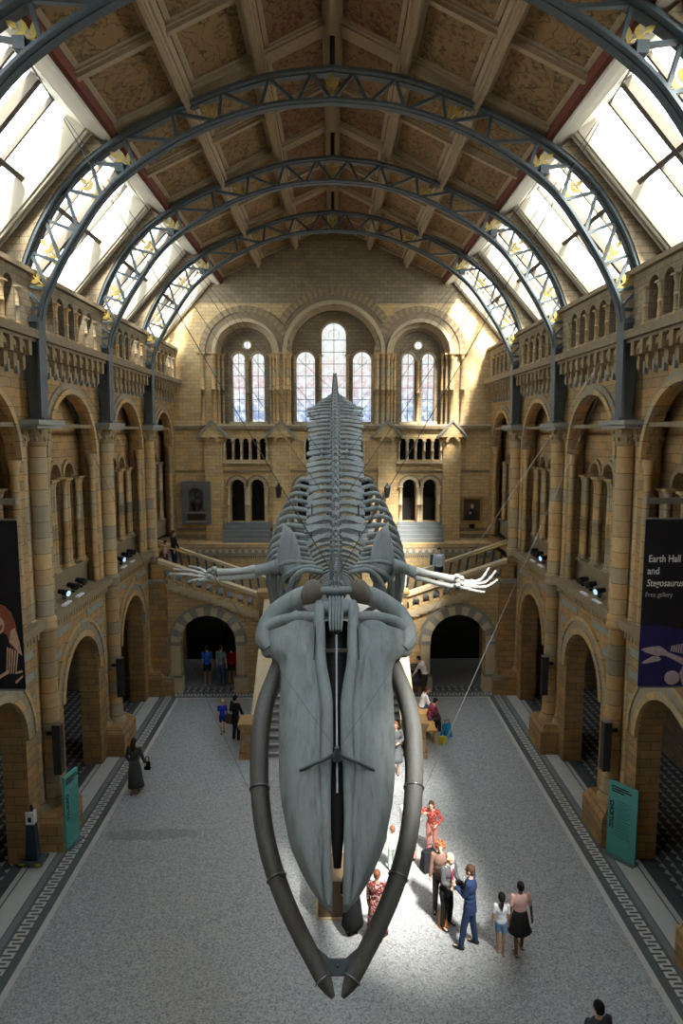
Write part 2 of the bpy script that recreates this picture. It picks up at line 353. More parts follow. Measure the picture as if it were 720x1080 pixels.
# arches in a wall; Mp maps (along, up, depth) to the world
def arch_wall(mb, Mp, d0, d1, a0, a1, b0, b1, ops, n=14, m=0, edges=True):
    def rect(x0, x1, y0, y1):
        if x1 - x0 < 1e-4 or y1 - y0 < 1e-4: return
        for d in (d0, d1): mb.quad(Mp(x0, y0, d), Mp(x1, y0, d), Mp(x1, y1, d), Mp(x0, y1, d), m)
    cur = a0
    for (ac, hw, sill, spring) in ops:
        rect(cur, ac - hw, b0, b1)
        if sill > b0 + 1e-4:
            rect(ac - hw, ac + hw, b0, sill)
            mb.quad(Mp(ac - hw, sill, d0), Mp(ac + hw, sill, d0), Mp(ac + hw, sill, d1), Mp(ac - hw, sill, d1), m)
        for sg in (-1, 1): mb.quad(Mp(ac + sg * hw, sill, d0), Mp(ac + sg * hw, sill, d1), Mp(ac + sg * hw, spring, d1), Mp(ac + sg * hw, spring, d0), m)
        pts = [(ac - hw * math.cos(PI * i / n), spring + hw * math.sin(PI * i / n)) for i in range(n + 1)]
        for i in range(n):
            (p, q), (r, t) = pts[i], pts[i + 1]
            for d in (d0, d1): mb.quad(Mp(p, q, d), Mp(r, t, d), Mp(r, b1, d), Mp(p, b1, d), m)
            mb.quad(Mp(p, q, d0), Mp(r, t, d0), Mp(r, t, d1), Mp(p, q, d1), m, True)
        cur = ac + hw
    rect(cur, a1, b0, b1)
    if edges:
        mb.quad(Mp(a0, b1, d0), Mp(a1, b1, d0), Mp(a1, b1, d1), Mp(a0, b1, d1), m)
        for a in (a0, a1): mb.quad(Mp(a, b0, d0), Mp(a, b1, d0), Mp(a, b1, d1), Mp(a, b0, d1), m)
def ring(mb, Mp, ac, zs, r0, r1, d0, d1, t0=0, t1=180, n=16, m=0, m2=None):
    for i in range(n):
        a = math.radians(lerp(t0, t1, i / n)); b = math.radians(lerp(t0, t1, (i + 1) / n))
        P = []
        for d in (d0, d1):
            P += [Mp(ac + r0 * math.cos(a), zs + r0 * math.sin(a), d), Mp(ac + r1 * math.cos(a), zs + r1 * math.sin(a), d),
                  Mp(ac + r1 * math.cos(b), zs + r1 * math.sin(b), d), Mp(ac + r0 * math.cos(b), zs + r0 * math.sin(b), d)]
        mb.hexa(P, m if (m2 is None or i % 2 == 0) else m2)
def mbox(mb, Mp, a0, a1, b0, b1, d0, d1, m=0):
    mb.hexa([Mp(a0, b0, d0), Mp(a1, b0, d0), Mp(a1, b0, d1), Mp(a0, b0, d1), Mp(a0, b1, d0), Mp(a1, b1, d0), Mp(a1, b1, d1), Mp(a0, b1, d1)], m)
def colonnette(mb, x, y, z0, z1, r, n=8, m=0):
    h = z1 - z0; q = r * 1.55
    mb.box(x - q, x + q, y - q, y + q, z0, z0 + r * 0.7, m)
    mb.lathe(x, y, [(r * 1.4, z0 + r * 0.7), (r * 1.4, z0 + r * 1.2), (r, z0 + r * 1.8), (r, z0 + h * 0.5 - r * 0.4), (r * 1.2, z0 + h * 0.5 - r * .3), (r * 1.2, z0 + h * 0.5 + r * .3), (r, z0 + h * 0.5 + r * 0.4),
                    (r * 0.95, z1 - r * 3.0), (r * 1.1, z1 - r * 2.8), (r * 1.0, z1 - r * 2.5), (r * 1.6, z1 - r * 0.7)], n, m)
    mb.box(x - q * 1.12, x + q * 1.12, y - q * 1.12, y + q * 1.12, z1 - r * 0.7, z1, m)

# ------------------------------------------------------------------ the hall: dimensions
T = [17.05 + 5.15 * k for k in range(-5, 3)]       # truss / pier lines; T[4]=11.9, T[5]=17.05, T[6]=22.2 ... 
T = [17.05 + 5.15 * k for k in (-5, -4, -3, -2, -1, 0, 1, 2)]
YB = 32.4                                           # back wall
YF = T[0] - 0.6

# floor
fl = MB()
fm = [M['terrazzo'], M['slab'], M['dslab'], M['key_side'], M['mslab'], M['tiles'], M['key_end']]
def fq(x0, x1, y0, y1, m, z=0): fl.quad((x0, y0, z), (x1, y0, z), (x1, y1, z), (x0, y1, z), m)
fq(-6.2, 6.2, YF, 26.45, 0)
bands = [(6.20, 6.33, 1), (6.33, 6.50, 2), (6.50, 6.80, 3), (6.80, 6.86, 2), (6.86, 7.0, 4), (7.0, 7.03, 2), (7.03, 7.48, 1), (7.48, 7.52, 2), (7.52, 7.64, 1), (7.64, 7.92, 2), (7.92, 11.0, 5)]
for s_ in (-1, 1):
    for a, b, m_ in bands:
        y1 = {1: 26.57, 2: 26.7, 3: 27.0}.get(m_, 27.2) if b <= 6.81 else 27.2
        if a == 6.20: y1 = 26.45
        if a == 6.33: y1 = 26.57
        if a == 6.50: y1 = 26.72
        fq(*(sorted((s_ * a, s_ * b))), YF, y1, m_)
fq(-6.33, 6.33, 26.45, 26.57, 1); fq(-6.5, 6.5, 26.57, 26.72, 2); fq(-6.80, 6.80, 26.72, 27.0, 6); fq(-6.8, 6.8, 27.0, 27.2, 2)
fq(-11, 11, 27.2, 27.7, 5); fq(-11, 11, 27.7, 36, 4)
floor = tag(fl.build('floor', fm), 'speckled terrazzo hall floor with patterned mosaic border', None, None, 'structure')

# ------------------------------------------------------------------ side walls with galleries
def side(s_, nm):
    Mp = lambda a, b, d: (s_ * d, a, b)
    W = MB(); led = MB(); back = MB()
    G = {}
    bays = [(T[i], (T[i + 1] if i + 1 < len(T) else YB + 0.55), i) for i in range(len(T))]
    root = None
    cols = []; arcs = []
    for (y0, y1, i) in bays:
        det = i >= 3
        yc = (y0 + y1) / 2; 
        a0, a1 = y0, min(y1, YB)
        if i == 7: yc = (y0 + YB) / 2 + 0.15
        # ground arcade
        arch_wall(W, Mp, 7.45, 8.05, a0, a1, 0, 5.75, [(yc, 1.42, 0.0, 3.2)] if i < 7 else [], m=0)
        # first-floor great arch
        arch_wall(W, Mp, 7.45, 7.70, a0, a1, 5.95, 13.0, [(yc, 1.75 if i < 7 else 1.55, 5.95, 9.95)], m=0)
        # screen set behind it
        ops = [(yc + k * 1.02, 0.36, 6.75, 9.35) for k in (-1, 0, 1)] if i < 7 else [(yc - .55, 0.36, 6.75, 9.35), (yc + .55, 0.36, 6.75, 9.35)]
        arch_wall(W, Mp, 8.0, 8.25, a0, a1, 5.95, 13.0, ops, n=10, m=0)
        # balustrade arcade under the skylight
        nb = 5
        st = (a1 - 0.75 - (a0 + 0.75)) / nb
        ops = [(a0 + 0.75 + st * (k + 0.5), st * 0.32, 13.2, 13.95) for k in range(nb)]
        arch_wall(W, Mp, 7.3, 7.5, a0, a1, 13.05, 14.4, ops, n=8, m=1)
        if det:
            c = MB()
            for k in range(nb + 1):
                u = a0 + 0.75 + st * k
                colonnette(c, s_ * 7.30, u, 13.08, 13.98, 0.062); 
                cols.append(('balustrade_colonnette', c)); c = MB()
            # screen colonnettes, in pairs
            for k in ((-1.5, -0.5, 0.5, 1.5) if i < 7 else (-1.1, 0, 1.1)):
                for dk in (-0.11, 0.11):
                    u = yc + k * 1.02 + dk
                    c = MB(); colonnette(c, s_ * 7.87, u, 6.65, 9.3, 0.085, 10); cols.append(('gallery_colonnette', c))
            # archivolts
            r = MB()
            if i < 7:
                ring(r, Mp, yc, 3.2, 1.42, 1.60, 7.36, 7.5, n=22, m=0); ring(r, Mp, yc, 3.2, 1.60, 1.84, 7.41, 7.5, n=30, m=1, m2=2)
                ring(r, Mp, yc, 3.2, 1.84, 1.95, 7.37, 7.5, n=22, m=0)
            hw = 1.75 if i < 7 else 1.55
            ring(r, Mp, yc, 9.95, hw, hw + .14, 7.33, 7.5, n=24, m=0); ring(r, Mp, yc, 9.95, hw + .14, hw + .30, 7.40, 7.5, n=40, m=1, m2=2)
            for sg in (-1, 1):
                ring_w = 0.07
                r.lathe(s_ * 7.5, yc + sg * (hw - 0.06), [(0.09, 5.95), (0.09, 9.6), (0.15, 9.9), (0.15, 9.97)], 10, 0)
            # voussoir band of the screen arches
            for k in ((-1, 0, 1) if i < 7 else (-.54, .54)): ring(r, Mp, yc + k * 1.02, 9.35, 0.36, 0.48, 7.93, 8.05, n=12, m=1)
            arcs.append(r)
            # corbel table under the balustrade
            cb = MB(); nn = 9; sp_ = (a1 - a0 - 0.9) / nn
            for k in range(nn + 1):
                u = a0 + 0.45 + sp_ * k
                mbox(cb, Mp, u - 0.07, u + 0.07, 12.15, 12.45, 7.32, 7.5, 0); mbox(cb, Mp, u - 0.08, u + 0.08, 12.45, 12.88, 7.16, 7.5, 0)
                cb.ball((s_ * 7.38, u, 12.14), (0.05, 0.05, 0.07), 8)
                if k < nn:
                    ring(cb, Mp, u + sp_ / 2, 12.48, sp_ / 2 - 0.09, sp_ / 2 + 0.04, 7.24, 7.5, n=8, m=0)
                    mbox(cb, Mp, u + sp_ / 2 - 0.05, u + sp_ / 2 + 0.05, 12.0, 12.3, 7.36, 7.5, 1)
            G.setdefault('corbel_table', []).append(cb)
            # dentils under the first-floor ledge
            dn = MB(); nn = 24
            for k in range(nn):
                u = a0 + 0.4 + (a1 - a0 - 0.8) * (k + .5) / nn; mbox(dn, Mp, u - 0.055, u + 0.055, 5.5, 5.72, 7.3, 7.5, 0)
            if i < 7: G.setdefault('dentil_band', []).append(dn)
            # blue-grey striped spandrel blocks beside the ground arch
            for zz in (3.35, 3.95, 4.55, 5.1):
                if i < 7:
                    for sg in (-1, 1):
                        x_in = math.sqrt(max(0, 1.97 ** 2 - (zz + .1 - 3.2) ** 2)) if zz < 5.0 else 0.6
                        lo, hi = sorted((yc + sg * (x_in + 0.02), yc + sg * 2.02))
                        if hi - lo > 0.05: mbox(dn, Mp, lo, hi, zz, zz + 0.2, 7.43, 7.46, 1)
    # ledges and cornices running the whole length
    y0, y1 = T[0], YB
    for (d0, d1, z0, z1) in ((7.18, 8.5, 5.75, 5.95), (7.26, 7.6, 5.68, 5.76)):
        mbox(led, Mp, y0, 27.1, z0, z1, d0, d1, 0)
    mbox(led, Mp, 27.1, y1, 5.3, 5.5, 7.45, 11, 0)
    mbox(led, Mp, y0, 27.1, 5.6, 5.8, 8.5, 11, 0)
    mbox(led, Mp, y0, y1, 12.86, 13.06, 7.05, 8.2, 0); mbox(led, Mp, y0, y1, 12.78, 12.88, 7.15, 7.6, 0)
    mbox(led, Mp, y0, y1, 14.4, 14.52, 7.18, 8.6, 0); mbox(led, Mp, y0, y1, 10.75, 10.85, 7.38, 7.5, 0)
    for (ya, yb, i) in bays:
        if i >= 3: mbox(led, Mp, ya, min(yb, YB), 6.60, 6.67, 7.71, 8.1, 0); mbox(led, Mp, ya, min(yb, YB), 5.95, 6.6, 7.80, 8.1, 0)
    # outer closing walls and floors
    W.quad(Mp(y0, 0, 11), Mp(y1 + 1, 0, 11), Mp(y1 + 1, 15, 11), Mp(y0, 15, 11), 1)  # darker terracotta puts the side chambers' shade into the wall colour
    W.quad(Mp(YB + .4, 0, 7.5), Mp(YB + .4, 0, 11), Mp(YB + .4, 15, 11), Mp(YB + .4, 15, 7.5), 1)
    for (ya, yb, i) in bays:
        if i: W.quad(Mp(ya, 0, 9.4), Mp(ya, 0, 11), Mp(ya, 5.7, 11), Mp(ya, 5.7, 9.4), 1)
    W.quad(Mp(y0, 13.0, 7.45), Mp(y1, 13.0, 7.45), Mp(y1, 13.0, 11), Mp(y0, 13.0, 11), 0)
    W.quad(Mp(y0, 13.0, 8.15), Mp(y1, 13.0, 8.15), Mp(y1, 14.5, 8.15), Mp(y0, 14.5, 8.15), 1)
    W.quad(Mp(y0, 14.52, 7.2), Mp(y1, 14.52, 7.2), Mp(y1, 14.52, 11), Mp(y0, 14.52, 11), 1)
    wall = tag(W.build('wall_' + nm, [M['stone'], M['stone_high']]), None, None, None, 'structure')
    led.build('cornice', [M['brown_course']], wall)
    for k, lst in G.items():
        for mb in lst: mb.build(k, [M['carved'], M['grey_stone']], wall)
    for mb in arcs: mb.build('archivolt', [M['shaft'], M['carved'], M['grey_stone']], wall)
    for n_, mb in cols: mb.build(n_, M['shaft'], wall)
    return wall
wall_l = side(-1, 'left'); wall_r = side(1, 'right')
tag(wall_l, 'left arcaded terracotta wall with gallery'); tag(wall_r, 'right arcaded terracotta wall with gallery')

# stone piers between the bays
def pier():
    r = empty('stone_pier', (0, 0, 0))
    pl = MB()
    pl.box(-0.46, 0.8, -0.68, 0.68, 0, 0.77)
    V = [(-0.46, -0.68, .77), (0.8, -0.68, .77), (0.8, .68, .77), (-0.46, .68, .77), (-0.30, -0.56, .98), (0.75, -0.56, .98), (0.75, .56, .98), (-0.30, .56, .98)]
    pl.hexa(V); pl.build('plinth', M['stone'], r)
    cr = MB(); cr.box(0.12, 0.70, -0.5, 0.5, 0.95, 13.0); cr.build('core', M['stone'], r)
    for (x, y, q, zt) in ((0.0, 0.0, 0.225, 10.3), (0.20, -0.42, 0.12, 10.3), (0.20, 0.42, 0.12, 10.3), (0.46, -0.56, 0.135, 10.3), (0.46, 0.56, 0.135, 10.3)):
        b = MB(); b.lathe(x, y, [(q + .10, .97), (q + .10, 1.06), (q + .03, 1.12), (q + .06, 1.2), (q, 1.28), (q, 5.62), (q + .05, 5.66), (q + .05, 5.74), (q + .02, 5.8), (q + .06, 5.88), (q + .05, 5.94), (q, 6.0), (q, zt)], 16)
        b.build('shaft', M['shaft'], r)
        c = MB(); c.lathe(x, y, [(q, zt - .02), (q + .05, zt), (q + .03, zt + .06), (q + .07, zt + .25), (q + .16, zt + .42)], 12)
        for k in range(8):
            a = k * PI / 4; c.ball((x + (q + .10) * math.cos(a), y + (q + .10) * math.sin(a), zt + .36), (.05, .05, .08), 6)
            c.ball((x + (q + .05) * math.cos(a + .4), y + (q + .05) * math.sin(a + .4), zt + .17), (.045, .045, .07), 6)
        c.build('capital', M['carved'], r)
    ab = MB(); ab.box(-0.36, 0.75, -0.72, 0.72, 10.72, 10.80); ab.box(-0.42, 0.8, -0.78, 0.78, 10.80, 10.92); ab.build('abacus', M['grey_stone'], r)
    return r
pr = pier(); first = True
for s_ in (-1, 1):
    for i in range(4, 8):
        o = pr if first else copy_tree(pr); first = False
        o.location = (s_ * 7.33, T[i], 0); o.rotation_euler = (0, 0, 0 if s_ > 0 else PI)
        sd = 'left' if s_ < 0 else 'right'
        tag(o, {3: 'clustered stone pier of the %s wall nearest the viewer' % sd, 4: 'clustered stone pier at the near edge of the %s wall' % sd,
                5: 'clustered stone pier by the turquoise board on the %s' % sd, 6: 'middle clustered stone pier of the %s wall, one bay past the board' % sd,
                7: 'clustered stone pier in the far %s corner by the stair flight' % sd}[i], 'pier', 'clustered piers along the side walls')

# ------------------------------------------------------------------ ceiling
KX, KZ, RZ = 5.08, 17.58, 19.98
def cz(x): return RZ - (RZ - KZ) * abs(x) / KX
ce = MB(); ribs = MB(); red = MB()
for s_ in (-1, 1):
    # roof slab (thick, blocks the sun) with the painted panels on its underside
    for j in range(3):
        xa, xb = KX * j / 3, KX * (j + 1) / 3
        ce.quad((s_ * xa, YF, cz(xa) + .12), (s_ * xb, YF, cz(xb) + .12), (s_ * xb, YB, cz(xb) + .12), (s_ * xa, YB, cz(xa) + .12), 1 if j == 0 else 0)
    ce.quad((0, YF, RZ + .5), (s_ * (KX + .8), YF, KZ + .35), (s_ * (KX + .8), YB + .5, KZ + .35), (0, YB + .5, RZ + .5), 2)
    def beam(x0, x1, ya, yb, t=0.14, w_=0.1, m=0):
        # transverse member following the slope
        P = []
        for dz in (-t + .12, .14):
            P += [(s_ * x0, ya, cz(x0) + dz), (s_ * x1, ya, cz(x1) + dz), (s_ * x1, yb, cz(x1) + dz), (s_ * x0, yb, cz(x0) + dz)]
        ribs.hexa(P, m)
    for j in range(1, 3):
        x = KX * j / 3
        for wd, dz in ((0.13, 0.10), (0.075, 0.20), (0.04, 0.25)):
            P = []
            for z in (-dz, 0.14):
                P += [(s_ * (x - wd), YF, cz(x) + z), (s_ * (x + wd), YF, cz(x) + z), (s_ * (x + wd), YB, cz(x) + z), (s_ * (x - wd), YB, cz(x) + z)]
            ribs.hexa(P, 0)
    for i, ty in enumerate(T):
        nxt = T[i + 1] if i + 1 < len(T) else YB + .6
        beam(0, KX, ty - .20, ty + .20, .10); beam(0, KX, ty - .32, ty + .32, .06)
        md = (ty + nxt) / 2; beam(0, KX, md - .07, md + .07, .17); beam(0, KX, md - .13, md + .13, .08)
        # frames round every panel
        for (pa, pb) in ((ty + .32, md - .13), (md + .13, min(nxt - .32, YB))):
            for j in range(3):
                xa, xb = KX * j / 3 + .15, KX * (j + 1) / 3 - (.15 if j < 2 else .04)
                beam(xa, xb, pa, pa + .08, .03); beam(xa, xb, pb - .08, pb, .03)
                for (q0, q1) in ((xa, xa + .09), (xb - .09, xb)): beam(q0, q1, pa, pb, .03)
    # eaves: red frieze and pale mouldings at the foot of the ceiling slope
    def strip(mb, x0, z0, x1, z1, m): mb.hexa([(s_ * x0, YF, z0), (s_ * x1, YF, z0), (s_ * x1, YB, z0), (s_ * x0, YB, z0), (s_ * x0, YF, z1), (s_ * x1, YF, z1), (s_ * x1, YB, z1), (s_ * x0, YB, z1)], m)
    strip(red, KX - .03, KZ - .12, KX + .16, KZ + .18, 0)
    strip(red, KX + .10, KZ - .20, KX + .30, KZ + .2, 1); strip(red, KX + .22, KZ - .12, KX + .50, KZ + .25, 1)
# ridge beam
for wd, dz in ((0.20, 0.06), (0.13, 0.16), (0.06, 0.22)): ribs.box(-wd, wd, YF, YB, RZ - dz, RZ + .14)
ceil = tag(ce.build('ceiling', [M['panel'], M['panel_red'], M['rib']]), 'coffered ceiling painted with foliage panels', None, None, 'structure')
ribs.build('coffer_moulding', M['rib'], ceil); red.build('eaves_frieze', [M['red'], M['cream']], ceil)

# skylights: sloping walls between the eaves and the balustrade, one glazed opening per bay but the closed rear ones
SX0, SZ0, SX1, SZ1 = 5.50, 17.60, 8.25, 14.52
SL = math.hypot(SX1 - SX0, SZ1 - SZ0); ux, uz = (SX1 - SX0) / SL, (SZ1 - SZ0) / SL; nx, nz_ = -uz, ux   # nx, nz: outward normal
sky = MB(); wi = 0
for s_ in (-1, 1):
    def sp3(y, t, d): return (s_ * (SX0 + ux * t + nx * d), y, SZ0 + uz * t + nz_ * d)
    for i, ty in enumerate(T):
        y0 = ty; y1 = T[i + 1] if i + 1 < len(T) else YB
        gy0, gy1 = y0 + 0.62, y1 - (0.62 if i < 7 else 0.25); t0, t1 = 0.16, SL - 0.30
        D = 0.42
        if i < 2: sky.quad(sp3(y0, 0, 0), sp3(y1, 0, 0), sp3(y1, SL, 0), sp3(y0, SL, 0)); continue  # unseen rear bays closed in solid to keep sun off the near floor
        def q(ya, yb, ta, tb, d, m=0): sky.quad(sp3(ya, ta, d), sp3(yb, ta, d), sp3(yb, tb, d), sp3(ya, tb, d), m)
        for d in (0, D): q(y0, gy0, 0, SL, d); q(gy1, y1, 0, SL, d); q(gy0, gy1, 0, t0, d); q(gy0, gy1, t1, SL, d)
        # splayed reveals, stepped
        i0, i1, j0, j1 = gy0 + .20, gy1 - .20, t0 + .08, t1 - .14
        R0 = [(gy0, t0), (gy1, t0), (gy1, t1), (gy0, t1)]; R1 = [(i0, j0), (i1, j0), (i1, j1), (i0, j1)]
        for k in range(4):
            a, b = R0[k], R0[(k + 1) % 4]; c, d_ = R1[(k + 1) % 4], R1[k]
            sky.quad(sp3(a[0], a[1], 0), sp3(b[0], b[1], 0), sp3(c[0], c[1], D), sp3(d_[0], d_[1], D))
        # raised mouldings either side
        for yy in (gy0 - .1, gy0 - .28, gy1 + .1, gy1 + .28):
            if yy < y1 - .05: sky.tube([sp3(yy, 0.02, -0.02), sp3(yy, SL, -0.02)], 0.05, 6)
        det = i >= 3
        wroot = tag(bpy.data.objects.new('window_%d' % (wi + 1), None), 'roof skylight of the %s side, bay %d' % ('left' if s_ < 0 else 'right', i + 1), None, None, 'structure'); wi += 1
        COL.objects.link(wroot); wroot.location = sp3((gy0 + gy1) / 2, SL / 2, D)
        g = MB(); g.quad(sp3(i0, j0, D - .05), sp3(i1, j0, D - .05), sp3(i1, j1, D - .05), sp3(i0, j1, D - .05)); g.build('glass', M['glass'], wroot)
        if det:
            def bar(name, ya, yb, ta, tb, d0, d1, mat):
                b = MB(); P = [sp3(ya, ta, d0), sp3(yb, ta, d0), sp3(yb, tb, d0), sp3(ya, tb, d0), sp3(ya, ta, d1), sp3(yb, ta, d1), sp3(yb, tb, d1), sp3(ya, tb, d1)]
                b.hexa(P); b.build(name, mat, wroot)
            ym = (i0 + i1) / 2; tm = (j0 + j1) / 2
            bar('mullion', ym - .08, ym + .08, j0, j1, D - .25, D, M['bar'])
            bar('transom', i0, ym - .07, tm - .06, tm + .06, D - .22, D, M['bar']); bar('transom', ym + .07, i1, tm - .06, tm + .06, D - .22, D, M['bar'])
            for (ha, hb) in ((i0, ym - .07), (ym + .07, i1)):
                for (ta, tb) in ((j0, tm - .06), (tm + .06, j1)):
                    yy = (ha + hb) / 2; bar('glazing_bar', yy - .035, yy + .035, ta, tb, D - .14, D, M['bar'])
            for (ya, yb, ta, tb) in ((i0, i1, j0, j0 + .05), (i0, i1, j1 - .05, j1), (i0, i0 + .05, j0, j1), (i1 - .05, i1, j0, j1)):
                pass
sk = tag(sky.build('trim_1', M['reveal']), 'cream plaster slope round the skylights', None, None, 'structure')

# stone ribs that follow each truss up the skylight slope
RIBO = MB()
inner_pts = [(7.08, 13.3), (6.88, 13.95), (6.22, 15.12), (5.12, 16.50), (3.32, 17.62), (1.56, 18.20), (0, 18.36)]
outer_pts = [(7.55, 13.3), (7.47, 14.2), (6.99, 15.40), (6.22, 16.50), (5.08, 17.40), (3.33, 18.24), (1.56, 18.83), (0, 19.03)]
def curve2(pts, n): return [(p.x, p.z) for p in spline([(a, 0, b) for a, b in pts], n)]
IN = curve2(inner_pts, 45); OU = curve2(outer_pts, 45)
for s_ in (-1, 1):
    for ty in T[3:]:
        op = [p for p in OU if p[0] > 5.3]
        for k in range(len(op) - 1):
            P = []
            for yy in (ty - .24, ty + .24):
                for (x, z) in (op[k], op[k + 1]):
                    P.append((s_ * (x + .02), yy, z + .02))
                for (x, z) in (op[k + 1], op[k]):
                    # to the slope plane along its normal
                    dist = ((x - SX0) * nx + (z - SZ0) * nz_); P.append((s_ * (x - nx * (dist - .05)), yy, z - nz_ * (dist - .05)))
            RIBO.hexa(P)
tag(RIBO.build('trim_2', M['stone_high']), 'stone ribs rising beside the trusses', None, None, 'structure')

# ------------------------------------------------------------------ iron roof trusses
def ribbon(mb, pts, wn_, wy, m=0):
    P = [Vector((x, 0, z)) for x, z in pts]; V = []; F = []
    for k, p in enumerate(P):
        t = (P[min(k + 1, len(P) - 1)] - P[max(k - 1, 0)]).normalized(); n = Vector((-t.z, 0, t.x))
        for a, b in ((-1, -1), (1, -1), (1, 1), (-1, 1)): V.append(p + n * a * wn_ / 2 + Vector((0, b * wy / 2, 0)))
    for k in range(len(P) - 1):
        for i in range(4): F.append((k * 4 + i, k * 4 + (i + 1) % 4, k * 4 + 4 + (i + 1) % 4, k * 4 + 4 + i))
    F += [(0, 1, 2, 3), (len(V) - 4, len(V) - 3, len(V) - 2, len(V) - 1)]; mb.add(V, F, m)
def make_truss():
    r = empty('roof_truss', (0, 0, 0))
    full_in = [(-x, z) for x, z in IN][:-1] + [(x, z) for x, z in IN[::-1]]
    full_out = [(-x, z) for x, z in OU][:-1] + [(x, z) for x, z in OU[::-1]]
    b = MB(); ribbon(b, full_in, .06, .36); ribbon(b, full_in, .10, .10)
    # rivets along the lower flange
    b.build('lower_chord', M['iron'], r)
    b = MB(); ribbon(b, full_out, .08, .40); ribbon(b, full_out, .13, .12); b.build('upper_chord', M['iron'], r)
    N = 44; idx = lambda L, k: L[int(round(k * (len(L) - 1) / N))]
    for k in range(0, N):
        a = idx(full_out, k) if k % 2 else idx(full_in, k); c = idx(full_in, k + 1) if k % 2 else idx(full_out, k + 1)
        s2 = MB(); d = Vector((c[0] - a[0], 0, c[1] - a[1])); n = Vector((-d.z, 0, d.x)).normalized() * .035
        A, C_ = Vector((a[0], 0, a[1])), Vector((c[0], 0, c[1])); y = Vector((0, .05, 0))
        s2.hexa([A - n - y, A + n - y, A + n + y, A - n + y, C_ - n - y, C_ + n - y, C_ + n + y, C_ - n + y]); s2.build('strut', M['iron'], r)
    # gilded leaf sprays in every fourth panel
    for k in [4, 6, 10, 12, 16, 22, 28, 32, 34, 38, 40]:
        a = idx(full_in, k); c = idx(full_out, k)
        base = Vector((a[0], 0, a[1])); ax = Vector((c[0] - a[0], 0, c[1] - a[1])); L_ = ax.length * .85; ax.normalize(); px = Vector((-ax.z, 0, ax.x)); ax = ax
        g = MB()
        g.tube([base + ax * .05, base + ax * L_], .015, 5)
        for (h, ang, ln) in ((.25, 55, .26), (.25, -55, .26), (.5, 45, .22), (.5, -45, .22), (.72, 0, .22), (.12, 80, .2), (.12, -80, .2)):
            o = base + ax * (h * L_); d = ax * math.cos(math.radians(ang)) + px * math.sin(math.radians(ang)); e = d.cross(Vector((0, 1, 0)))
            q = [o, o + d * ln * .35 + e * .055, o + d * ln * .7 + e * .045, o + d * ln, o + d * ln * .7 - e * .045, o + d * ln * .35 - e * .055]
            g.prism([p - Vector((0, .012, 0)) for p in q], (0, .024, 0))
        g.build('gilded_leaf', M['gold'], r)
    for s_ in (-1, 1):
        p = MB(); P = [(s_ * 7.1, -.12, 13.3), (s_ * 7.52, -.12, 13.3), (s_ * 7.38, -.12, 10.95), (s_ * 7.14, -.12, 10.95)]
        p.prism(P, (0, .24, 0)); p.build('foot_post', M['iron'], r)
        p = MB(); P = [(s_ * 7.04, -.2, 13.3), (s_ * 7.10, -.2, 13.3), (s_ * 7.14, -.2, 10.93), (s_ * 7.08, -.2, 10.93)]
        p.prism(P, (0, .40, 0)); p.box(*sorted((s_ * 7.04, s_ * 7.58)), -.22, .22, 13.26, 13.36)
        for q in range(22): p.ball((s_ * (7.06 + .04 * (1 - q / 21)), -.16, 11.05 + q * .1), .015, 6); p.ball((s_ * (7.06 + .04 * (1 - q / 21)), .16, 11.05 + q * .1), .015, 6)
        p.build('riveted_flange', M['iron'], r)
        p = MB(); p.box(*sorted((s_ * 7.0, s_ * 7.6)), -.26, .26, 10.90, 10.98); p.build('base_plate', M['iron'], r)
        p = MB(); p.box(*sorted((s_ * 4.92, s_ * 5.12)), -.14, .14, 16.72, 16.92); p.build('joint_plate', M['iron'], r)
    k = MB(); k.tube([(0, 0, 19.05), (0, 0, RZ - .1)], .07, 8); k.box(-.1, .1, -.12, .12, 19.0, 19.1); k.build('king_post', M['black'], r)
    return r
tr = make_truss()
tlab = {4: 'blue-grey iron lattice truss closest overhead, cut off by the top corners', 5: 'largest complete iron lattice arch spanning the hall',
        6: 'middle iron lattice arch, second complete one from the front', 7: 'farthest iron lattice arch, nearest the stained windows', 3: 'iron lattice truss behind the top edge of the view'}
first = True
for i in (4, 5, 6, 7):
    o = tr if first else copy_tree(tr); first = False
    o.location = (0, T[i], 0); tag(o, tlab[i], 'roof truss', 'iron roof trusses')


# ------------------------------------------------------------------ back wall
Mb = lambda a, b, d: (a, YB + d, b)
BW = MB()
ZS = 14.3
ops_low = []
# main face with three great recesses (z 10.9 up)
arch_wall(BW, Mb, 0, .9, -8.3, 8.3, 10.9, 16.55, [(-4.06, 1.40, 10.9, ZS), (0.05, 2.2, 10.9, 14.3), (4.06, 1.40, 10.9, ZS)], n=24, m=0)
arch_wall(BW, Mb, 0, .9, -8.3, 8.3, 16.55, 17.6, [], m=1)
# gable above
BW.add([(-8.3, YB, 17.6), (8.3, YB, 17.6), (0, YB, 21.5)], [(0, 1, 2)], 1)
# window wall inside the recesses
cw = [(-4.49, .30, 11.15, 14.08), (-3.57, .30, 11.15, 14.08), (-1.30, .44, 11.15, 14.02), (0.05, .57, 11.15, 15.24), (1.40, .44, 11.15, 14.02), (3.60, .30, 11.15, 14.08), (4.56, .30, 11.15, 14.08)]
arch_wall(BW, Mb, .75, 1.0, -6.0, 6.0, 10.9, 17.2, cw, n=14, m=1)
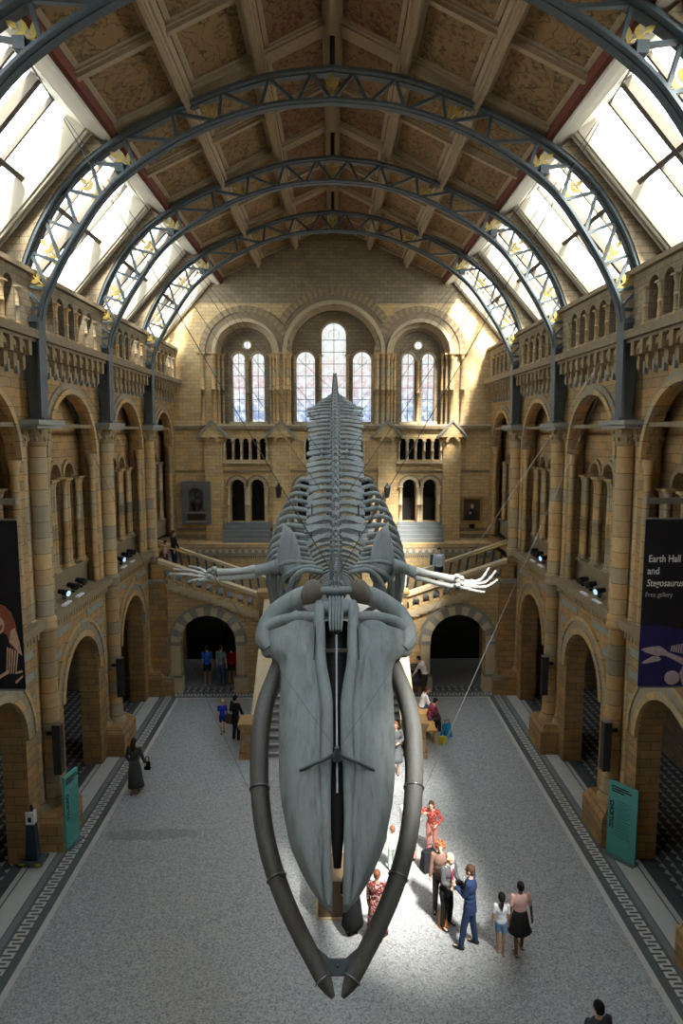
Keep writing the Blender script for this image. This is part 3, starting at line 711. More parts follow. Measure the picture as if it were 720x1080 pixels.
# middle storey: small arcade z 9.1..10.6, doors z 6.4..8.5
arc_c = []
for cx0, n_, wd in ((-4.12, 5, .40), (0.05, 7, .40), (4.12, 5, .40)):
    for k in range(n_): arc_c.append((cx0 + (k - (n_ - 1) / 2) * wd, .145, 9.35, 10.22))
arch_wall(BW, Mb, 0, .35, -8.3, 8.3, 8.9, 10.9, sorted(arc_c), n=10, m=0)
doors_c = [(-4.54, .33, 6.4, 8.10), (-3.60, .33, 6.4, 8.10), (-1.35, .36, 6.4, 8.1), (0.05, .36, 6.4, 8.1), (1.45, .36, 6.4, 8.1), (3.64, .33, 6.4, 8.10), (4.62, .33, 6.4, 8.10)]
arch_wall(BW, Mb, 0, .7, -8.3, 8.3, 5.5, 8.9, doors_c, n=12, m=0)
BW.quad(Mb(-8.3, 5.4, 1.2), Mb(8.3, 5.4, 1.2), Mb(8.3, 10.9, 1.2), Mb(-8.3, 10.9, 1.2), 2)  # near-black backing paints the gloom behind the doors and small arcade
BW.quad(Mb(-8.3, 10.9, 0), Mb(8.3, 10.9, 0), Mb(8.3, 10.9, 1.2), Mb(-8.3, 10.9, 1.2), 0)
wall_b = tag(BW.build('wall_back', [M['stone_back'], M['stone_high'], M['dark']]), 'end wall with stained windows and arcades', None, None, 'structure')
# rings, shafts, courses as parts
rg = MB()
M['ring_stone'] = mottled('worn_buff_ring', (0.34, 0.26, 0.16), (0.50, 0.39, 0.24), 5, 0.85, bump=0.4)
for cx0 in (-4.06, 4.06):
    ring(rg, Mb, cx0, ZS, 1.40, 1.56, -.12, .1, n=26, m=0); ring(rg, Mb, cx0, ZS, 1.56, 1.86, -.06, .1, n=26, m=2); ring(rg, Mb, cx0, ZS, 1.86, 2.14, -.10, .1, n=44, m=1, m2=2)
    ring(rg, Mb, cx0, ZS, 1.22, 1.40, .25, .5, n=24, m=0); ring(rg, Mb, cx0, ZS, 1.08, 1.22, .5, .76, n=24, m=2)
    ring(rg, Mb, cx0, 14.75, .17, .25, .68, .76, 0, 360, 20, m=0)
ring(rg, Mb, .05, 14.3, 2.2, 2.38, -.14, .1, n=36, m=0); ring(rg, Mb, .05, 14.3, 2.38, 2.62, -.08, .1, 24, 156, n=30, m=2); ring(rg, Mb, .05, 14.3, 2.62, 2.95, -.12, .1, 30, 150, n=44, m=1, m2=2)
ring(rg, Mb, .05, 14.3, 2.02, 2.2, .2, .5, n=30, m=0)
for (c, hw, a, b) in cw: ring(rg, Mb, c, b, hw, hw + .09, .69, .76, n=14, m=0)
for (c, hw, a, b) in doors_c: ring(rg, Mb, c, b, hw, hw + .13, -.07, .05, n=16, m=0); ring(rg, Mb, c, b, hw + .13, hw + .22, -.04, .05, n=16, m=2)
rg.build('archivolt', [M['ring_stone'], M['carved'], M['brown_course']], wall_b)
for cx0 in (-4.06, 4.06):
    for sg in (-1, 1):
        for (dx, dy, q) in ((1.50, -.05, .09), (1.32, .2, .085), (1.15, .45, .075), (2.0, -.06, .10)):
            b = MB(); colonnette(b, cx0 + sg * dx, YB + dy, 10.95, ZS + .02, q, 10); b.build('window_colonnette', M['shaft'], wall_b)
    b = MB(); colonnette(b, cx0 - .0, YB + .68, 11.0, 14.05, .075, 10); b.build('window_colonnette', M['shaft'], wall_b)
for sg in (-1, 1):
    for (dx, dy, q) in ((2.28, -.05, .09), (2.1, .25, .085), (1.9, .55, .08), (.65, .65, .075)):
        b = MB(); colonnette(b, .05 + sg * dx, YB + dy, 10.95, 14.3, q, 10); b.build('window_colonnette', M['shaft'], wall_b)
cr = MB()
for (z0, z1, d, m_) in ((10.80, 10.95, -.16, 1), (10.95, 11.02, -.10, 0), (9.18, 9.28, -.14, 0), (8.78, 8.86, -.06, 1), (5.62, 5.8, -.05, 1), (5.95, 6.1, -.04, 1), (14.26, 14.34, -.09, 1)):
    spans = [(-8.2, 8.2)]
    if z0 == 9.18: spans = [(-5.2, -3.0), (-1.6, 1.7), (3.0, 5.2)]
    if z0 == 14.26: spans = [(-6.3, -5.4), (-2.75, -2.2), (2.3, 2.75), (5.4, 6.3)]
    for (a, b) in spans: cr.box(a, b, YB + d, YB + .02, z0, z1, m_)
cr.build('string_course', [M['coping'], M['brown_course']], wall_b)
for cx0, n_, wd in ((-4.12, 5, .40), (0.05, 7, .40), (4.12, 5, .40)):
    for k in range(n_ + 1):
        b = MB(); colonnette(b, cx0 + (k - n_ / 2) * wd, YB - .03, 9.3, 10.25, .05, 8); b.build('arcade_colonnette', M['coping'], wall_b)
# gabled hoods on the pilasters
for x in (-5.62, -2.45, 2.55, 5.62):
    h = MB(); h.box(x - .42, x + .42, YB - .16, YB + .02, 5.5, 10.35)
    h.prism([(x - .62, YB - .34, 10.42), (x + .62, YB - .34, 10.42), (x, YB - .34, 11.12)], (0, .36, 0), 0)
    for sg in (-1, 1):
        h.hexa([(x + sg * .72, YB - .40, 10.34), (x, YB - .40, 11.12), (x, YB + .02, 11.12), (x + sg * .72, YB + .02, 10.34), (x + sg * .72, YB - .40, 10.46), (x, YB - .40, 11.26), (x, YB + .02, 11.26), (x + sg * .72, YB + .02, 10.46)], 1)
    ring(h, Mb, x, 10.2, .22, .34, -.36, -.16, n=10, m=0)
    h.build('gabled_hood', [M['stone_back'], M['grey_stone']], wall_b)
for (c, hw, a, b_) in doors_c:
    for sg in (-1, 1):
        b = MB(); colonnette(b, c + sg * (hw + .1), YB - .03, 6.35, 8.1, .065, 8); b.build('doorway_colonnette', M['coping'], wall_b)
    b = MB(); b.box(c - hw, c + hw, YB + .5, YB + .55, 6.4, 7.5); b.box(c - .015, c + .015, YB + .48, YB + .5, 6.4, 8.3); b.build('door_leaf', M['dark'], wall_b)
# stained windows
M['glow_roundel'] = bpy.data.materials.new('painted_daylight_roundel'); M['glow_roundel'].use_nodes = True
_b = M['glow_roundel'].node_tree.nodes['Principled BSDF']; _b.inputs['Emission Color'].default_value = (.85, .9, .95, 1); _b.inputs['Emission Strength'].default_value = .3  # emission paints in the daylight; the wall behind these roundels is solid
k0 = wi
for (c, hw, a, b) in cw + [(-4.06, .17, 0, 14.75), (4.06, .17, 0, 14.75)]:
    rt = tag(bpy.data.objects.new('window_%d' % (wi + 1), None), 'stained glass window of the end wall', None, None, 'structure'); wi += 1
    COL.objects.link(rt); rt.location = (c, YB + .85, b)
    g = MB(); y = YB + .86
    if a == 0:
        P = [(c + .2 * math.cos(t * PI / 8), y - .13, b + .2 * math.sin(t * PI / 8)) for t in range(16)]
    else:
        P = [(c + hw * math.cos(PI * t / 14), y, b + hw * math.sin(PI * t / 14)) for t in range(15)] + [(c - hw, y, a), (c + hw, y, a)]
    g.add(P, [tuple(range(len(P)))]); g.build('glass', M['stained'] if a else M['glow_roundel'], rt)
    l = MB()
    if a:
        z = a + .5
        while z < b + .2: l.box(c - hw, c + hw, y - .02, y, z - .012, z + .012); z += .56
        n_ = 1 if hw < .5 else 2
        l.box(c - .012, c + .012, y - .02, y, a, b + hw)
        for sg in (-1, 1): l.box(c + sg * hw * .86 - .006, c + sg * hw * .86 + .006, y - .02, y, a, b)
        ring(l, Mb, c, b, hw * .45, hw * .47, .84, .86, 0, 360, 16)
    else: l.box(c - .01, c + .01, y - .15, y - .14, b - .2, b + .2)
    l.build('leading', M['dark'], rt)
    if a: 
        m_ = MB(); m_.box(c - hw - .12, c + hw + .12, YB + .5, YB + .76, a - .14, a); m_.build('sill', M['coping'], rt)

# raised gallery at the foot of the end wall, with its tiled supporting wall and steps to the doors
gl = MB(); YG = 31.35
gl.box(-7.45, 7.45, YG, YB, 5.3, 5.5, 0)
gl.box(-7.45, -2.6, YG, YG + .3, 0, 5.3, 0); gl.box(2.6, 7.45, YG, YG + .3, 0, 5.3, 0); gl.box(-2.6, 2.6, YG, YG + .3, 0, 5.3, 0)
for (x0, x1) in ((-5.15, -3.0), (-2.0, 2.1), (3.05, 5.2)):
    for k in range(5): gl.box(x0, x1, YB - .75 + .15 * k, YB, 5.5 + .18 * k, 5.68 + .18 * k, 1)
tz = MB()
for k in range(96):
    x = -7.3 + k * .1525
    tz.prism([(x, YG - .012, 5.08), (x + .1525, YG - .012, 5.08), (x + .076, YG - .012, 5.27)], (0, .012, 0), 0 if k % 2 else 2)
tz.box(-7.4, 7.4, YG - .01, YG, 5.0, 5.06, 2); tz.box(-7.4, 7.4, YG - .01, YG, 5.29, 5.33, 2)
for k in range(180):
    x = -7.3 + k * .0815; tz.box(x, x + .045, YG - .014, YG, 4.84, 4.96, 1)
for s_ in (-1, 1): gl.box(*sorted((s_ * 3.85, s_ * 6.9)), YG - .05, YG, 0, 3.0, 2)  # dark sheets paint in the shade deep inside the passages
gal = tag(gl.build('trim_3', [M['stone_back'], M['mslab'], M['dark']]), 'raised gallery and steps below the end wall', None, None, 'structure')
tz.build('tile_frieze', [M['slab'], M['dslab'], M['grey_stone']], gal)

# ------------------------------------------------------------------ grand staircase
YA = 27.2
st = empty('grand_staircase', (0, 21.4, 0), 'stone staircase rising from the hall floor to a landing, then left and right', 'staircase')
Ma = lambda a, b, d: (a, YA + d, b)
def ftop(x): return 3.22 + .348 * (abs(x) - 2.7)
for s_ in (-1, 1):
    AW = MB()
    # wall with the passage arch, its top edge following the flight
    ac, hw, sp_ = s_ * 5.12, 1.14, 2.1; n = 18
    for d in (0, .55):
        def tq(x0, x1, z0): AW.quad(Ma(x0, z0, d), Ma(x1, z0, d), Ma(x1, ftop(x1), d), Ma(x0, ftop(x0), d))
        tq(s_ * 2.6, s_ * (5.12 - hw), 0); tq(s_ * (5.12 + hw), s_ * 7.5, 0)
        for i in range(n):
            a, b = PI * i / n, PI * (i + 1) / n; p = (ac - hw * math.cos(a), sp_ + hw * math.sin(a)); q = (ac - hw * math.cos(b), sp_ + hw * math.sin(b))
            AW.quad(Ma(p[0], p[1], d), Ma(q[0], q[1], d), Ma(q[0], ftop(q[0]), d), Ma(p[0], ftop(p[0]), d))
            if d == 0: AW.quad(Ma(p[0], p[1], 0), Ma(q[0], q[1], 0), Ma(q[0], q[1], .55), Ma(p[0], p[1], .55))
    for sg in (-1, 1): AW.quad(Ma(ac + sg * hw, 0, 0), Ma(ac + sg * hw, 0, .55), Ma(ac + sg * hw, sp_, .55), Ma(ac + sg * hw, sp_, 0))
    # side walls of the passage
    AW.quad((s_ * 3.8, YA, 0), (s_ * 3.8, YG, 0), (s_ * 3.8, YG, 3.3), (s_ * 3.8, YA, 3.3))
    AW.build('flight_wall', M['stone_back'], st)
for s_ in (-1, 1):
    vr = MB()
    ring(vr, Ma, s_ * 5.12, 2.1, 1.14, 1.50, -.06, .1, n=15, m=0, m2=1); ring(vr, Ma, s_ * 5.12, 2.1, 1.50, 1.60, -.09, .05, n=20, m=1)
    for sg in (-1, 1):
        x = s_ * 5.12 + sg * 1.34; vr.box(x - .22, x + .22, YA - .10, YA + .3, 2.0, 2.14, 1); vr.box(x - .18, x + .18, YA - .05, YA + .1, 0.7, 2.0, 0)
        vr.box(x - .28, x + .28, YA - .16, YA + .3, 0, .62, 0); vr.box(x - .25, x + .25, YA - .12, YA + .3, .62, .74, 1)
    vr.build('voussoir_ring', [M['coping'], M['grey_stone']], st)
# corner blocks at each end of the arch wall
for s_ in (-1, 1):
    kb = MB()
    kb.box(*sorted((s_ * 6.5, s_ * 8.9)), YA - .45, YA + .2, 0, .62, 0); kb.box(*sorted((s_ * 6.56, s_ * 8.9)), YA - .40, YA + .2, .62, .74, 1)
    kb.box(*sorted((s_ * 6.72, s_ * 8.9)), YA - .22, YA + .2, .74, 4.6, 0); kb.box(*sorted((s_ * 6.66, s_ * 8.9)), YA - .28, YA + .2, 4.6, 4.75, 1); kb.box(*sorted((s_ * 6.8, s_ * 7.3)), YA - .2, YA + .2, 4.75, 5.35, 0)
    kb.build('corner_block', [M['stone'], M['grey_stone']], st)
# flights
n = 14
for s_ in (-1, 1):
    fs = MB()
    for k in range(n):
        xa = 2.7 + k * (4.75 / n); z = 3.3 + .348 * (xa - 2.7) + .06
        fs.box(*sorted((s_ * xa, s_ * (xa + 4.75 / n))), YA + .3, YA + 2.5, z - .9, z + .10, 0)
    fs.box(*sorted((s_ * 7.4, s_ * 11)), YA, YG + .1, 4.7, 5.0, 0)
    fs.build('side_flight', M['mslab'], st)
ld = MB(); ld.box(-2.7, 2.7, YA, YG, 3.1, 3.3); ld.build('landing', M['mslab'], st)
# stepped corbelling under each balustrade
for s_ in (-1, 1):
    sc = MB(); bl = MB()
    nn = 13
    for k in range(nn):
        xa, xb = 2.7 + (7.0 - 2.7) * k / nn, 2.7 + (7.0 - 2.7) * (k + 1) / nn; z = ftop((xa + xb) / 2)
        sc.box(*sorted((s_ * xa, s_ * xb)), YA - .14, YA + .2, z - .20, z + .05)
        sc.box(*sorted((s_ * xa, s_ * (xa + .16))), YA - .10, YA + .1, z - .32, z - .2)
    def slope(mb, x0, x1, o0, o1, ya, yb, m=0):
        mb.hexa([(s_ * x0, ya, ftop(x0) + o0), (s_ * x1, ya, ftop(x1) + o0), (s_ * x1, yb, ftop(x1) + o0), (s_ * x0, yb, ftop(x0) + o0),
                 (s_ * x0, ya, ftop(x0) + o1), (s_ * x1, ya, ftop(x1) + o1), (s_ * x1, yb, ftop(x1) + o1), (s_ * x0, yb, ftop(x0) + o1)], m)
    slope(bl, 2.7, 7.05, .02, .14, YA - .10, YA + .22); slope(bl, 2.7, 7.05, .60, .68, YA - .06, YA + .2); slope(bl, 2.7, 7.05, .68, .82, YA - .14, YA + .28, 1)
    # arcade of little round arches
    na = 10
    for k in range(na):
        xc = 2.95 + k * .415; z0 = ftop(xc)
        for half in (0,):
            N = 8; r_ = .135
            for i in range(N):
                a, b = PI * i / N, PI * (i + 1) / N
                p = (xc - r_ * math.cos(a), z0 + .40 + r_ * math.sin(a)); q = (xc - r_ * math.cos(b), z0 + .40 + r_ * math.sin(b))
                P = []
                for yy in (YA - .04, YA + .16): P += [(s_ * p[0], yy, p[1]), (s_ * q[0], yy, q[1]), (s_ * q[0], yy, ftop(q[0]) + .62), (s_ * p[0], yy, ftop(p[0]) + .62)]
                bl.hexa(P)
        for sg in (-1, 1):
            xa, xb = sorted((xc + sg * .135, xc + sg * .2075)); bl.box(*sorted((s_ * xa, s_ * xb)), YA - .04, YA + .16, z0 + .1, z0 + .64)
    sc.build('stepped_corbel', M['coping'], st); bl.build('balustrade', [M['stone_back'], M['coping']], st)
# far handrail with dark slanting panels
for s_ in (-1, 1):
    hr = MB()
    for (o0, o1, y0_, y1_, m_) in ((.85, .97, 29.62, 29.9, 0), (.06, .16, 29.66, 29.86, 0)):
        hr.hexa([(s_ * 2.7, y0_, ftop(2.7) + o0), (s_ * 7.7, y0_, ftop(7.7) + o0), (s_ * 7.7, y1_, ftop(7.7) + o0), (s_ * 2.7, y1_, ftop(2.7) + o0),
                 (s_ * 2.7, y0_, ftop(2.7) + o1), (s_ * 7.7, y0_, ftop(7.7) + o1), (s_ * 7.7, y1_, ftop(7.7) + o1), (s_ * 2.7, y1_, ftop(2.7) + o1)], 0)
    for k in range(13):
        x = 2.8 + k * .38; hr.hexa([(s_ * x, 29.7, ftop(x) + .1), (s_ * (x + .09), 29.7, ftop(x) + .1), (s_ * (x + .09), 29.82, ftop(x) + .1), (s_ * x, 29.82, ftop(x) + .1),
                                     (s_ * (x + .12), 29.7, ftop(x) + .9), (s_ * (x + .21), 29.7, ftop(x) + .9), (s_ * (x + .21), 29.82, ftop(x) + .9), (s_ * (x + .12), 29.82, ftop(x) + .9)], 1)
    hr.build('far_handrail', [M['coping'], M['iron']], st)
for s_ in (-1, 1):
    gr_ = MB()
    gr_.tube([(s_ * 7.45, YA + .9, 6.1), (s_ * 5.9, YA + .9, 5.55)], .035, 8); gr_.tube([(s_ * 7.3, YA + .9, 6.05), (s_ * 7.3, YA + .9, 4.95)], .02, 6); gr_.tube([(s_ * 5.95, YA + .9, 5.56), (s_ * 5.95, YA + .9, 4.5)], .02, 6)
    gr_.build('brass_handrail', M['gold'], st)
# central flight
cf = MB(); n = 20
for k in range(n):
    y = 21.45 + k * (YA - 21.45) / n; z = 3.3 * (k + 1) / n
    cf.box(-2.3, 2.3, y, YA + .1, z - 3.3 / n, z, 0); cf.box(-2.3, 2.3, y - .03, y + .02, z - .045, z, 1)
cf.build('central_flight', [M['mslab'], M['slab']], st)
for s_ in (-1, 1):
    sb = MB()
    xa, xb = s_ * 2.3, s_ * 2.72; y0_, y1_ = 21.9, YA; x0, x1 = sorted((xa, xb))
    sb.hexa([(x0, y0_, 0), (x1, y0_, 0), (x1, y1_, 0), (x0, y1_, 0), (x0, y0_, .95), (x1, y0_, .95), (x1, y1_, 4.0), (x0, y1_, 4.0)], 0)
    sb.hexa([(x0 - .05, y0_, .95), (x1 + .05, y0_, .95), (x1 + .05, y1_, 4.0), (x0 - .05, y1_, 4.0), (x0 - .05, y0_, 1.08), (x1 + .05, y0_, 1.08), (x1 + .05, y1_, 4.13), (x0 - .05, y1_, 4.13)], 1)
    for k in range(11):
        y = 22.2 + k * .44; z = .95 + (y - 21.9) * 3.05 / 5.3; sb.box(s_ * 2.74 - .03, s_ * 2.74 + .03, y, y + .22, z - .55, z - .12, 1)
    sb.build('stair_parapet', [M['stone_back'], M['coping']], st)
for s_ in (-1, 1):
    for (y, z0, h, w_) in ((21.62, 0, 1.22, .30), (YA - .02, 0, 4.28, .26)):
        nb = MB(); x = s_ * 2.72 if z0 == 0 else s_ * 2.6
        nb.box(x - w_ - .06, x + w_ + .06, y - w_ - .06, y + w_ + .06, 0, .22); nb.box(x - w_, x + w_, y - w_, y + w_, .22, h - .2)
        nb.box(x - w_ * .65, x + w_ * .65, y - w_ - .03, y + w_ + .03, h - .75, h - .35, 1)
        nb.box(x - w_ - .05, x + w_ + .05, y - w_ - .05, y + w_ + .05, h - .2, h - .1, 1); nb.box(x - w_ - .09, x + w_ + .09, y - w_ - .09, y + w_ + .09, h - .1, h, 0)
        nb.build('newel_post', [M['stone'], M['carved']], st)

# closing wall behind the camera
wf = MB(); wf.box(-11.2, 11.2, YF - .3, YF, 0, 21.6); tag(wf.build('wall_front', M['stone_back']), None, None, None, 'structure')
# outer face beyond the passages

# ------------------------------------------------------------------ the whale skeleton
XW = 0.06
wh = empty('whale_skeleton', (XW, 13.6, 7.2), 'huge grey whale skeleton hung diving head first over the hall', 'skeleton')
def mir(pts, s_): return [(XW + s_ * (p[0]), p[1], p[2]) for p in pts]

# skull: two upper-jaw plates lofted along their length
SKN = Vector((0, -.79, 1)).normalized()       # up, out of the skull's upper face
sk_out = [(1.00, 13.10), (1.36, 13.12), (1.47, 12.98), (1.46, 12.80), (1.40, 12.68), (1.16, 12.56), (1.06, 12.42), (1.03, 12.15), (1.03, 11.7), (1.01, 11.2), (.97, 10.75), (.90, 10.4), (.74, 9.9), (.52, 9.55), (.36, 9.36), (.22, 9.22), (.12, 9.16)]
sk_in = [(.24, 13.24), (.22, 12.9), (.20, 12.4), (.11, 12.0), (.07, 11.75), (.07, 11.1), (.10, 10.83), (.11, 10.3), (.10, 9.9), (.09, 9.6), (.075, 9.3), (.08, 9.16)]
def interp(tab, y):
    t = sorted([(b, a) for a, b in tab])
    if y <= t[0][0]: return t[0][1]
    for (y0, x0), (y1, x1) in zip(t, t[1:]):
        if y0 <= y <= y1: return x0 + (x1 - x0) * (y - y0) / max(1e-6, y1 - y0)
    return t[-1][1]
def zsk(y): return 7.0 + (y - 13.3) * .79
skull = None
for s_ in (-1, 1):
    mb = MB(); V = []; F = []; NY = 46; NX = 31
    ys = [13.16 - (13.16 - 9.15) * (k / (NY - 1)) for k in range(NY)]
    for y in ys:
        xo = interp(sk_out, y); xi = interp(sk_in, y)
        if y > 13.1: xo = interp(sk_out, 13.1) * .98
        wdt = xo - xi; tsc = min(1, wdt / .5)
        top = []; bot = []
        for i in range(NX):
            t = i / (NX - 1); x = xi + wdt * t
            # raised inner strip, shallow groove, gently domed plate, downturned rim
            h = -.04 * math.exp(-((t - .33) / .03) ** 2) + .10 * math.sin(PI * min(1, t * 1.0)) ** .8 - .22 * max(0, t - .75) ** 1.5 * 4
            h += .05 * max(0, (y - 12.3)) * math.exp(-((t - .6) / .4) ** 2) - .10 * math.exp(-((t - .62) / .2) ** 2) * math.exp(-((y - 12.1) / .5) ** 2)
            h += .02 * math.sin(y * 5 + t * 6)
            p = Vector((s_ * x, y, zsk(y))) + SKN * h * tsc
            top.append(p)
            d = (.10 + .22 * math.sin(PI * t) ** .7 * (0.6 + .4 * tsc)) * tsc + .03
            bot.append(Vector((s_ * x, y, zsk(y))) - SKN * d)
        V += [Vector((XW, 0, 0)) + p for p in top + bot[::-1]]
    R_ = 2 * NX
    for k in range(NY - 1):
        for i in range(R_): F.append((k * R_ + i, k * R_ + (i + 1) % R_, (k + 1) * R_ + (i + 1) % R_, (k + 1) * R_ + i))
    F.append(tuple(range(R_))[::-1]); F.append(tuple(range((NY - 1) * R_, NY * R_)))
    mb.add(V, F, 0, True)
    mb.build('upper_jaw', M['bone'], wh)
    # inner strip bone running the length of the snout
    st_ = MB(); PP = []; RR = []
    for k in range(30):
        y = 13.52 - (13.52 - 9.2) * k / 29; xi = interp(sk_in, y); wd = lerp(.115, .06, max(0, (k - 14) / 15)); ht = lerp(.13, .06, k / 29) + (.02 if k < 4 else 0)
        PP.append(Vector((XW + s_ * (xi + wd * .92), y, zsk(y))) + SKN * (.06 + .02 * math.sin(k * .5))); RR.append((wd, ht))
    RR[0] = (.07, .07); RR[-1] = (.03, .03); st_.tube(PP, RR, 14, up=tuple(SKN)); st_.build('snout_ridge_bone', M['bone'], wh)
    # thin black line along the inner strip of the plate
    z_ = MB(); q = [(s_ * x, y, zsk(y)) for x, y in ((.40, 13.0), (.42, 12.4))]
    z_.tube([tuple(Vector((XW, 0, 0)) + Vector(p) + SKN * .17) for p in q], .012, 5); z_.build('seam_line', M['black'], wh)
    # squamosal arch
    q = MB(); P = spline([(.50, 13.70, 7.34), (.72, 13.60, 7.30), (1.02, 13.48, 7.16), (1.28, 13.32, 6.98), (1.40, 13.12, 6.80), (1.42, 12.9, 6.62), (1.30, 12.74, 6.48)], 18)
    rad = [lerp(.20, .17, k / 17) if k < 9 else lerp(.17, .15, (k - 9) / 8) for k in range(18)]; rad[0] = .16; rad[-1] = .10; rad[-2] = .13
    q.tube([(XW + s_ * p.x, p.y, p.z) for p in P], rad, 14); q.build('cheek_arch', M['bone'], wh)
    q = MB(); P = spline([(.36, 13.78, 7.44), (.46, 13.66, 7.40), (.56, 13.55, 7.34), (.70, 13.46, 7.24)], 8)
    q.tube([(XW + s_ * p.x, p.y, p.z) for p in P], [(.11, .13), (.17, .23), (.19, .25), (.19, .25), (.18, .23), (.16, .2), (.13, .16), (.08, .1)], 14); q.build('skull_hollow', M['bone_brown'], wh)
    # jaw joint condyle
    q = MB(); q.ball((XW + s_ * 1.12, 13.05, 6.35), (.2, .24, .26), 12); q.ball((XW + s_ * 1.3, 12.82, 6.42), (.16, .14, .14), 10); q.build('jaw_joint', M['bone'], wh)
    # eye-socket brow behind the plate
    q = MB(); P = spline([(.35, 13.18, 6.98), (.8, 13.16, 6.98), (1.2, 13.1, 6.9), (1.40, 12.98, 6.78)], 8); q.tube([(XW + s_ * p.x, p.y, p.z) for p in P], [.10, .13, .13, .12, .12, .12, .11, .08], 10); q.build('brow_bone', M['bone'], wh)
    # lower jaw
    c = [(1.06, 13.10, 6.20), (1.17, 12.80, 5.93), (1.33, 12.42, 5.57), (1.39, 12.0, 5.20), (1.38, 11.6, 4.82), (1.33, 11.2, 4.44), (1.22, 10.75, 4.02), (1.05, 10.35, 3.65), (.84, 10.0, 3.32), (.60, 9.68, 3.02), (.38, 9.42, 2.78), (.22, 9.24, 2.60), (.07, 9.06, 2.44)]
    P = spline(c, 40); mj = MB(); rad = []
    for k in range(40):
        t = k / 39; r_ = .155 if t < .1 else lerp(.175, .14, t); r_ = lerp(.17, .115, t) + .015 * math.sin(PI * t)
        if k > 36: r_ *= (1, .85, .6, .28)[k - 36]
        if k < 2: r_ *= .8
        rad.append((r_, r_ * 1.5))
    mj.tube([(XW + s_ * p.x, p.y, p.z) for p in P], rad, 16, up=(0, -.73, .68))
    jaw = mj.build('lower_jaw', M['bone_dark'], wh)
    # steel straps round the jaw
    for i in (16, 24, 36):
        p = P[i]; t = (P[min(39, i + 1)] - P[i - 1]).normalized(); b = MB(); pth = []
        x = t.cross(Vector((0, -.73, .68))).normalized(); y = x.cross(t).normalized(); rr = rad[i]
        for a in range(17): a_ = 2 * PI * a / 16; pth.append(p + x * (rr[0] + .012) * math.cos(a_) + y * (rr[1] + .012) * math.sin(a_))
        b.tube([(XW + s_ * q_.x, q_.y, q_.z) for q_ in pth], .014, 6); 
        if i == 24: b.tube([(XW + s_ * (p.x + .1), p.y, p.z + .1), (XW + s_ * (p.x + .17), p.y, p.z + .17)], .02, 6)
        b.build('steel_strap', M['steel'], jaw)
# joining plate between the jaw tips
b = MB(); b.prism([(XW - .36, 9.50, 2.92), (XW - .12, 9.40, 2.78), (XW + .12, 9.40, 2.78), (XW + .36, 9.50, 2.92), (XW + .30, 9.34, 2.74), (XW + .10, 9.24, 2.62), (XW - .10, 9.24, 2.62), (XW - .30, 9.34, 2.74)], (0, -.03, .03)); b.ball((XW, 9.3, 2.74), .03, 8); b.build('jaw_bracket', M['iron'], wh)
# braincase and nasal bones
b = MB(); b.ball((XW, 13.50, 7.10), (.40, .34, .20), 16); b.ball((XW, 13.85, 7.3), (.22, .16, .18), 12)
b.tube([(XW - .5, 13.62, 7.42), (XW + .5, 13.62, 7.42)], .085, 10); b.build('braincase', M['bone'], wh)
b = MB()
for i in range(5):
    x = XW - .13 + i * .065; b.tube([(x, 13.46, 7.30), (x * .9, 13.1, 7.06), (x * .8, 12.82, 6.82)], [(.03, .08), (.034, .09), (.02, .05)], 8)
b.build('nasal_bone', M['bone'], wh)
b = MB(); b.tube([(XW, 13.4, 6.8), (XW, 12.9, 6.42), (XW, 12, 5.72), (XW, 11, 4.98), (XW, 10.2, 4.34), (XW, 9.75, 4.0)], [(.3, .1), (.28, .10), (.24, .12), (.16, .12), (.12, .10), (.06, .05)], 10, up=(0, -.62, .78)); b.build('palate_bone', M['dark'], wh)  # near-black: the shade of the snout gap is put into this colour
b = MB(); b.tube([(XW, 12.75, 6.75), (XW, 10.4, 4.85)], .02, 8); b.box(XW - .22, XW + .22, 12.48, 12.52, 6.50, 6.56); b.build('support_rod', M['steel'], wh)
# steel yoke across the snout
b = MB(); P = spline([(-.62, 10.70, 5.06), (-.40, 10.72, 5.16), (-.15, 10.74, 5.26), (0, 10.74, 5.34), (.15, 10.74, 5.26), (.40, 10.72, 5.16), (.62, 10.70, 5.06)], 18)
b.tube([(XW + p.x, p.y, p.z + .015) for p in P], .03, 8); b.lathe(XW, 10.72, [(.07, 5.24), (.07, 5.36), (.04, 5.42), (.04, 5.46)], 12); b.build('snout_yoke', M['iron'], wh)
# neck shackle
b = MB(); b.tube([(XW - .04, 13.6, 7.5), (XW - .04, 13.62, 7.75), (XW + .04, 13.62, 7.75), (XW + .04, 13.6, 7.5)], .018, 6); b.build('shackle', M['steel'], wh)

# backbone
sp_c = [(13.95, 7.42), (14.5, 7.50), (15.25, 7.66), (16, 7.85), (17, 8.16), (18, 8.50), (20, 9.20), (22, 9.95), (23.5, 10.55), (24.8, 11.08), (25.8, 11.55), (27, 12.05), (28.5, 12.5), (30, 12.85), (31.2, 13.15)]
SPN = spline([(0, a, b) for a, b in sp_c], 400)
cum = [0]
for a, b in zip(SPN, SPN[1:]): cum.append(cum[-1] + (b - a).length)
def at_s(s):
    s = max(0, min(s, cum[-1] - 1e-4)); k = next(i for i in range(len(cum) - 1) if cum[i + 1] >= s); f = (s - cum[k]) / (cum[k + 1] - cum[k]); return SPN[k].lerp(SPN[k + 1], f), (SPN[k + 1] - SPN[k]).normalized()
s = 0.0; vi = 0; spots = []
while s < cum[-1] - .12:
    if vi < 7: L_ = .125
    elif vi < 14: L_ = lerp(.17, .34, (vi - 7) / 6)
    elif vi < 20: L_ = .50
    elif vi < 34: L_ = lerp(.48, .36, (vi - 20) / 14)
    else: L_ = max(.12, lerp(.33, .12, (vi - 34) / 20))
    s += L_; spots.append((s - L_ / 2, L_)); vi += 1
X3 = Vector((1, 0, 0))
vert_at = []
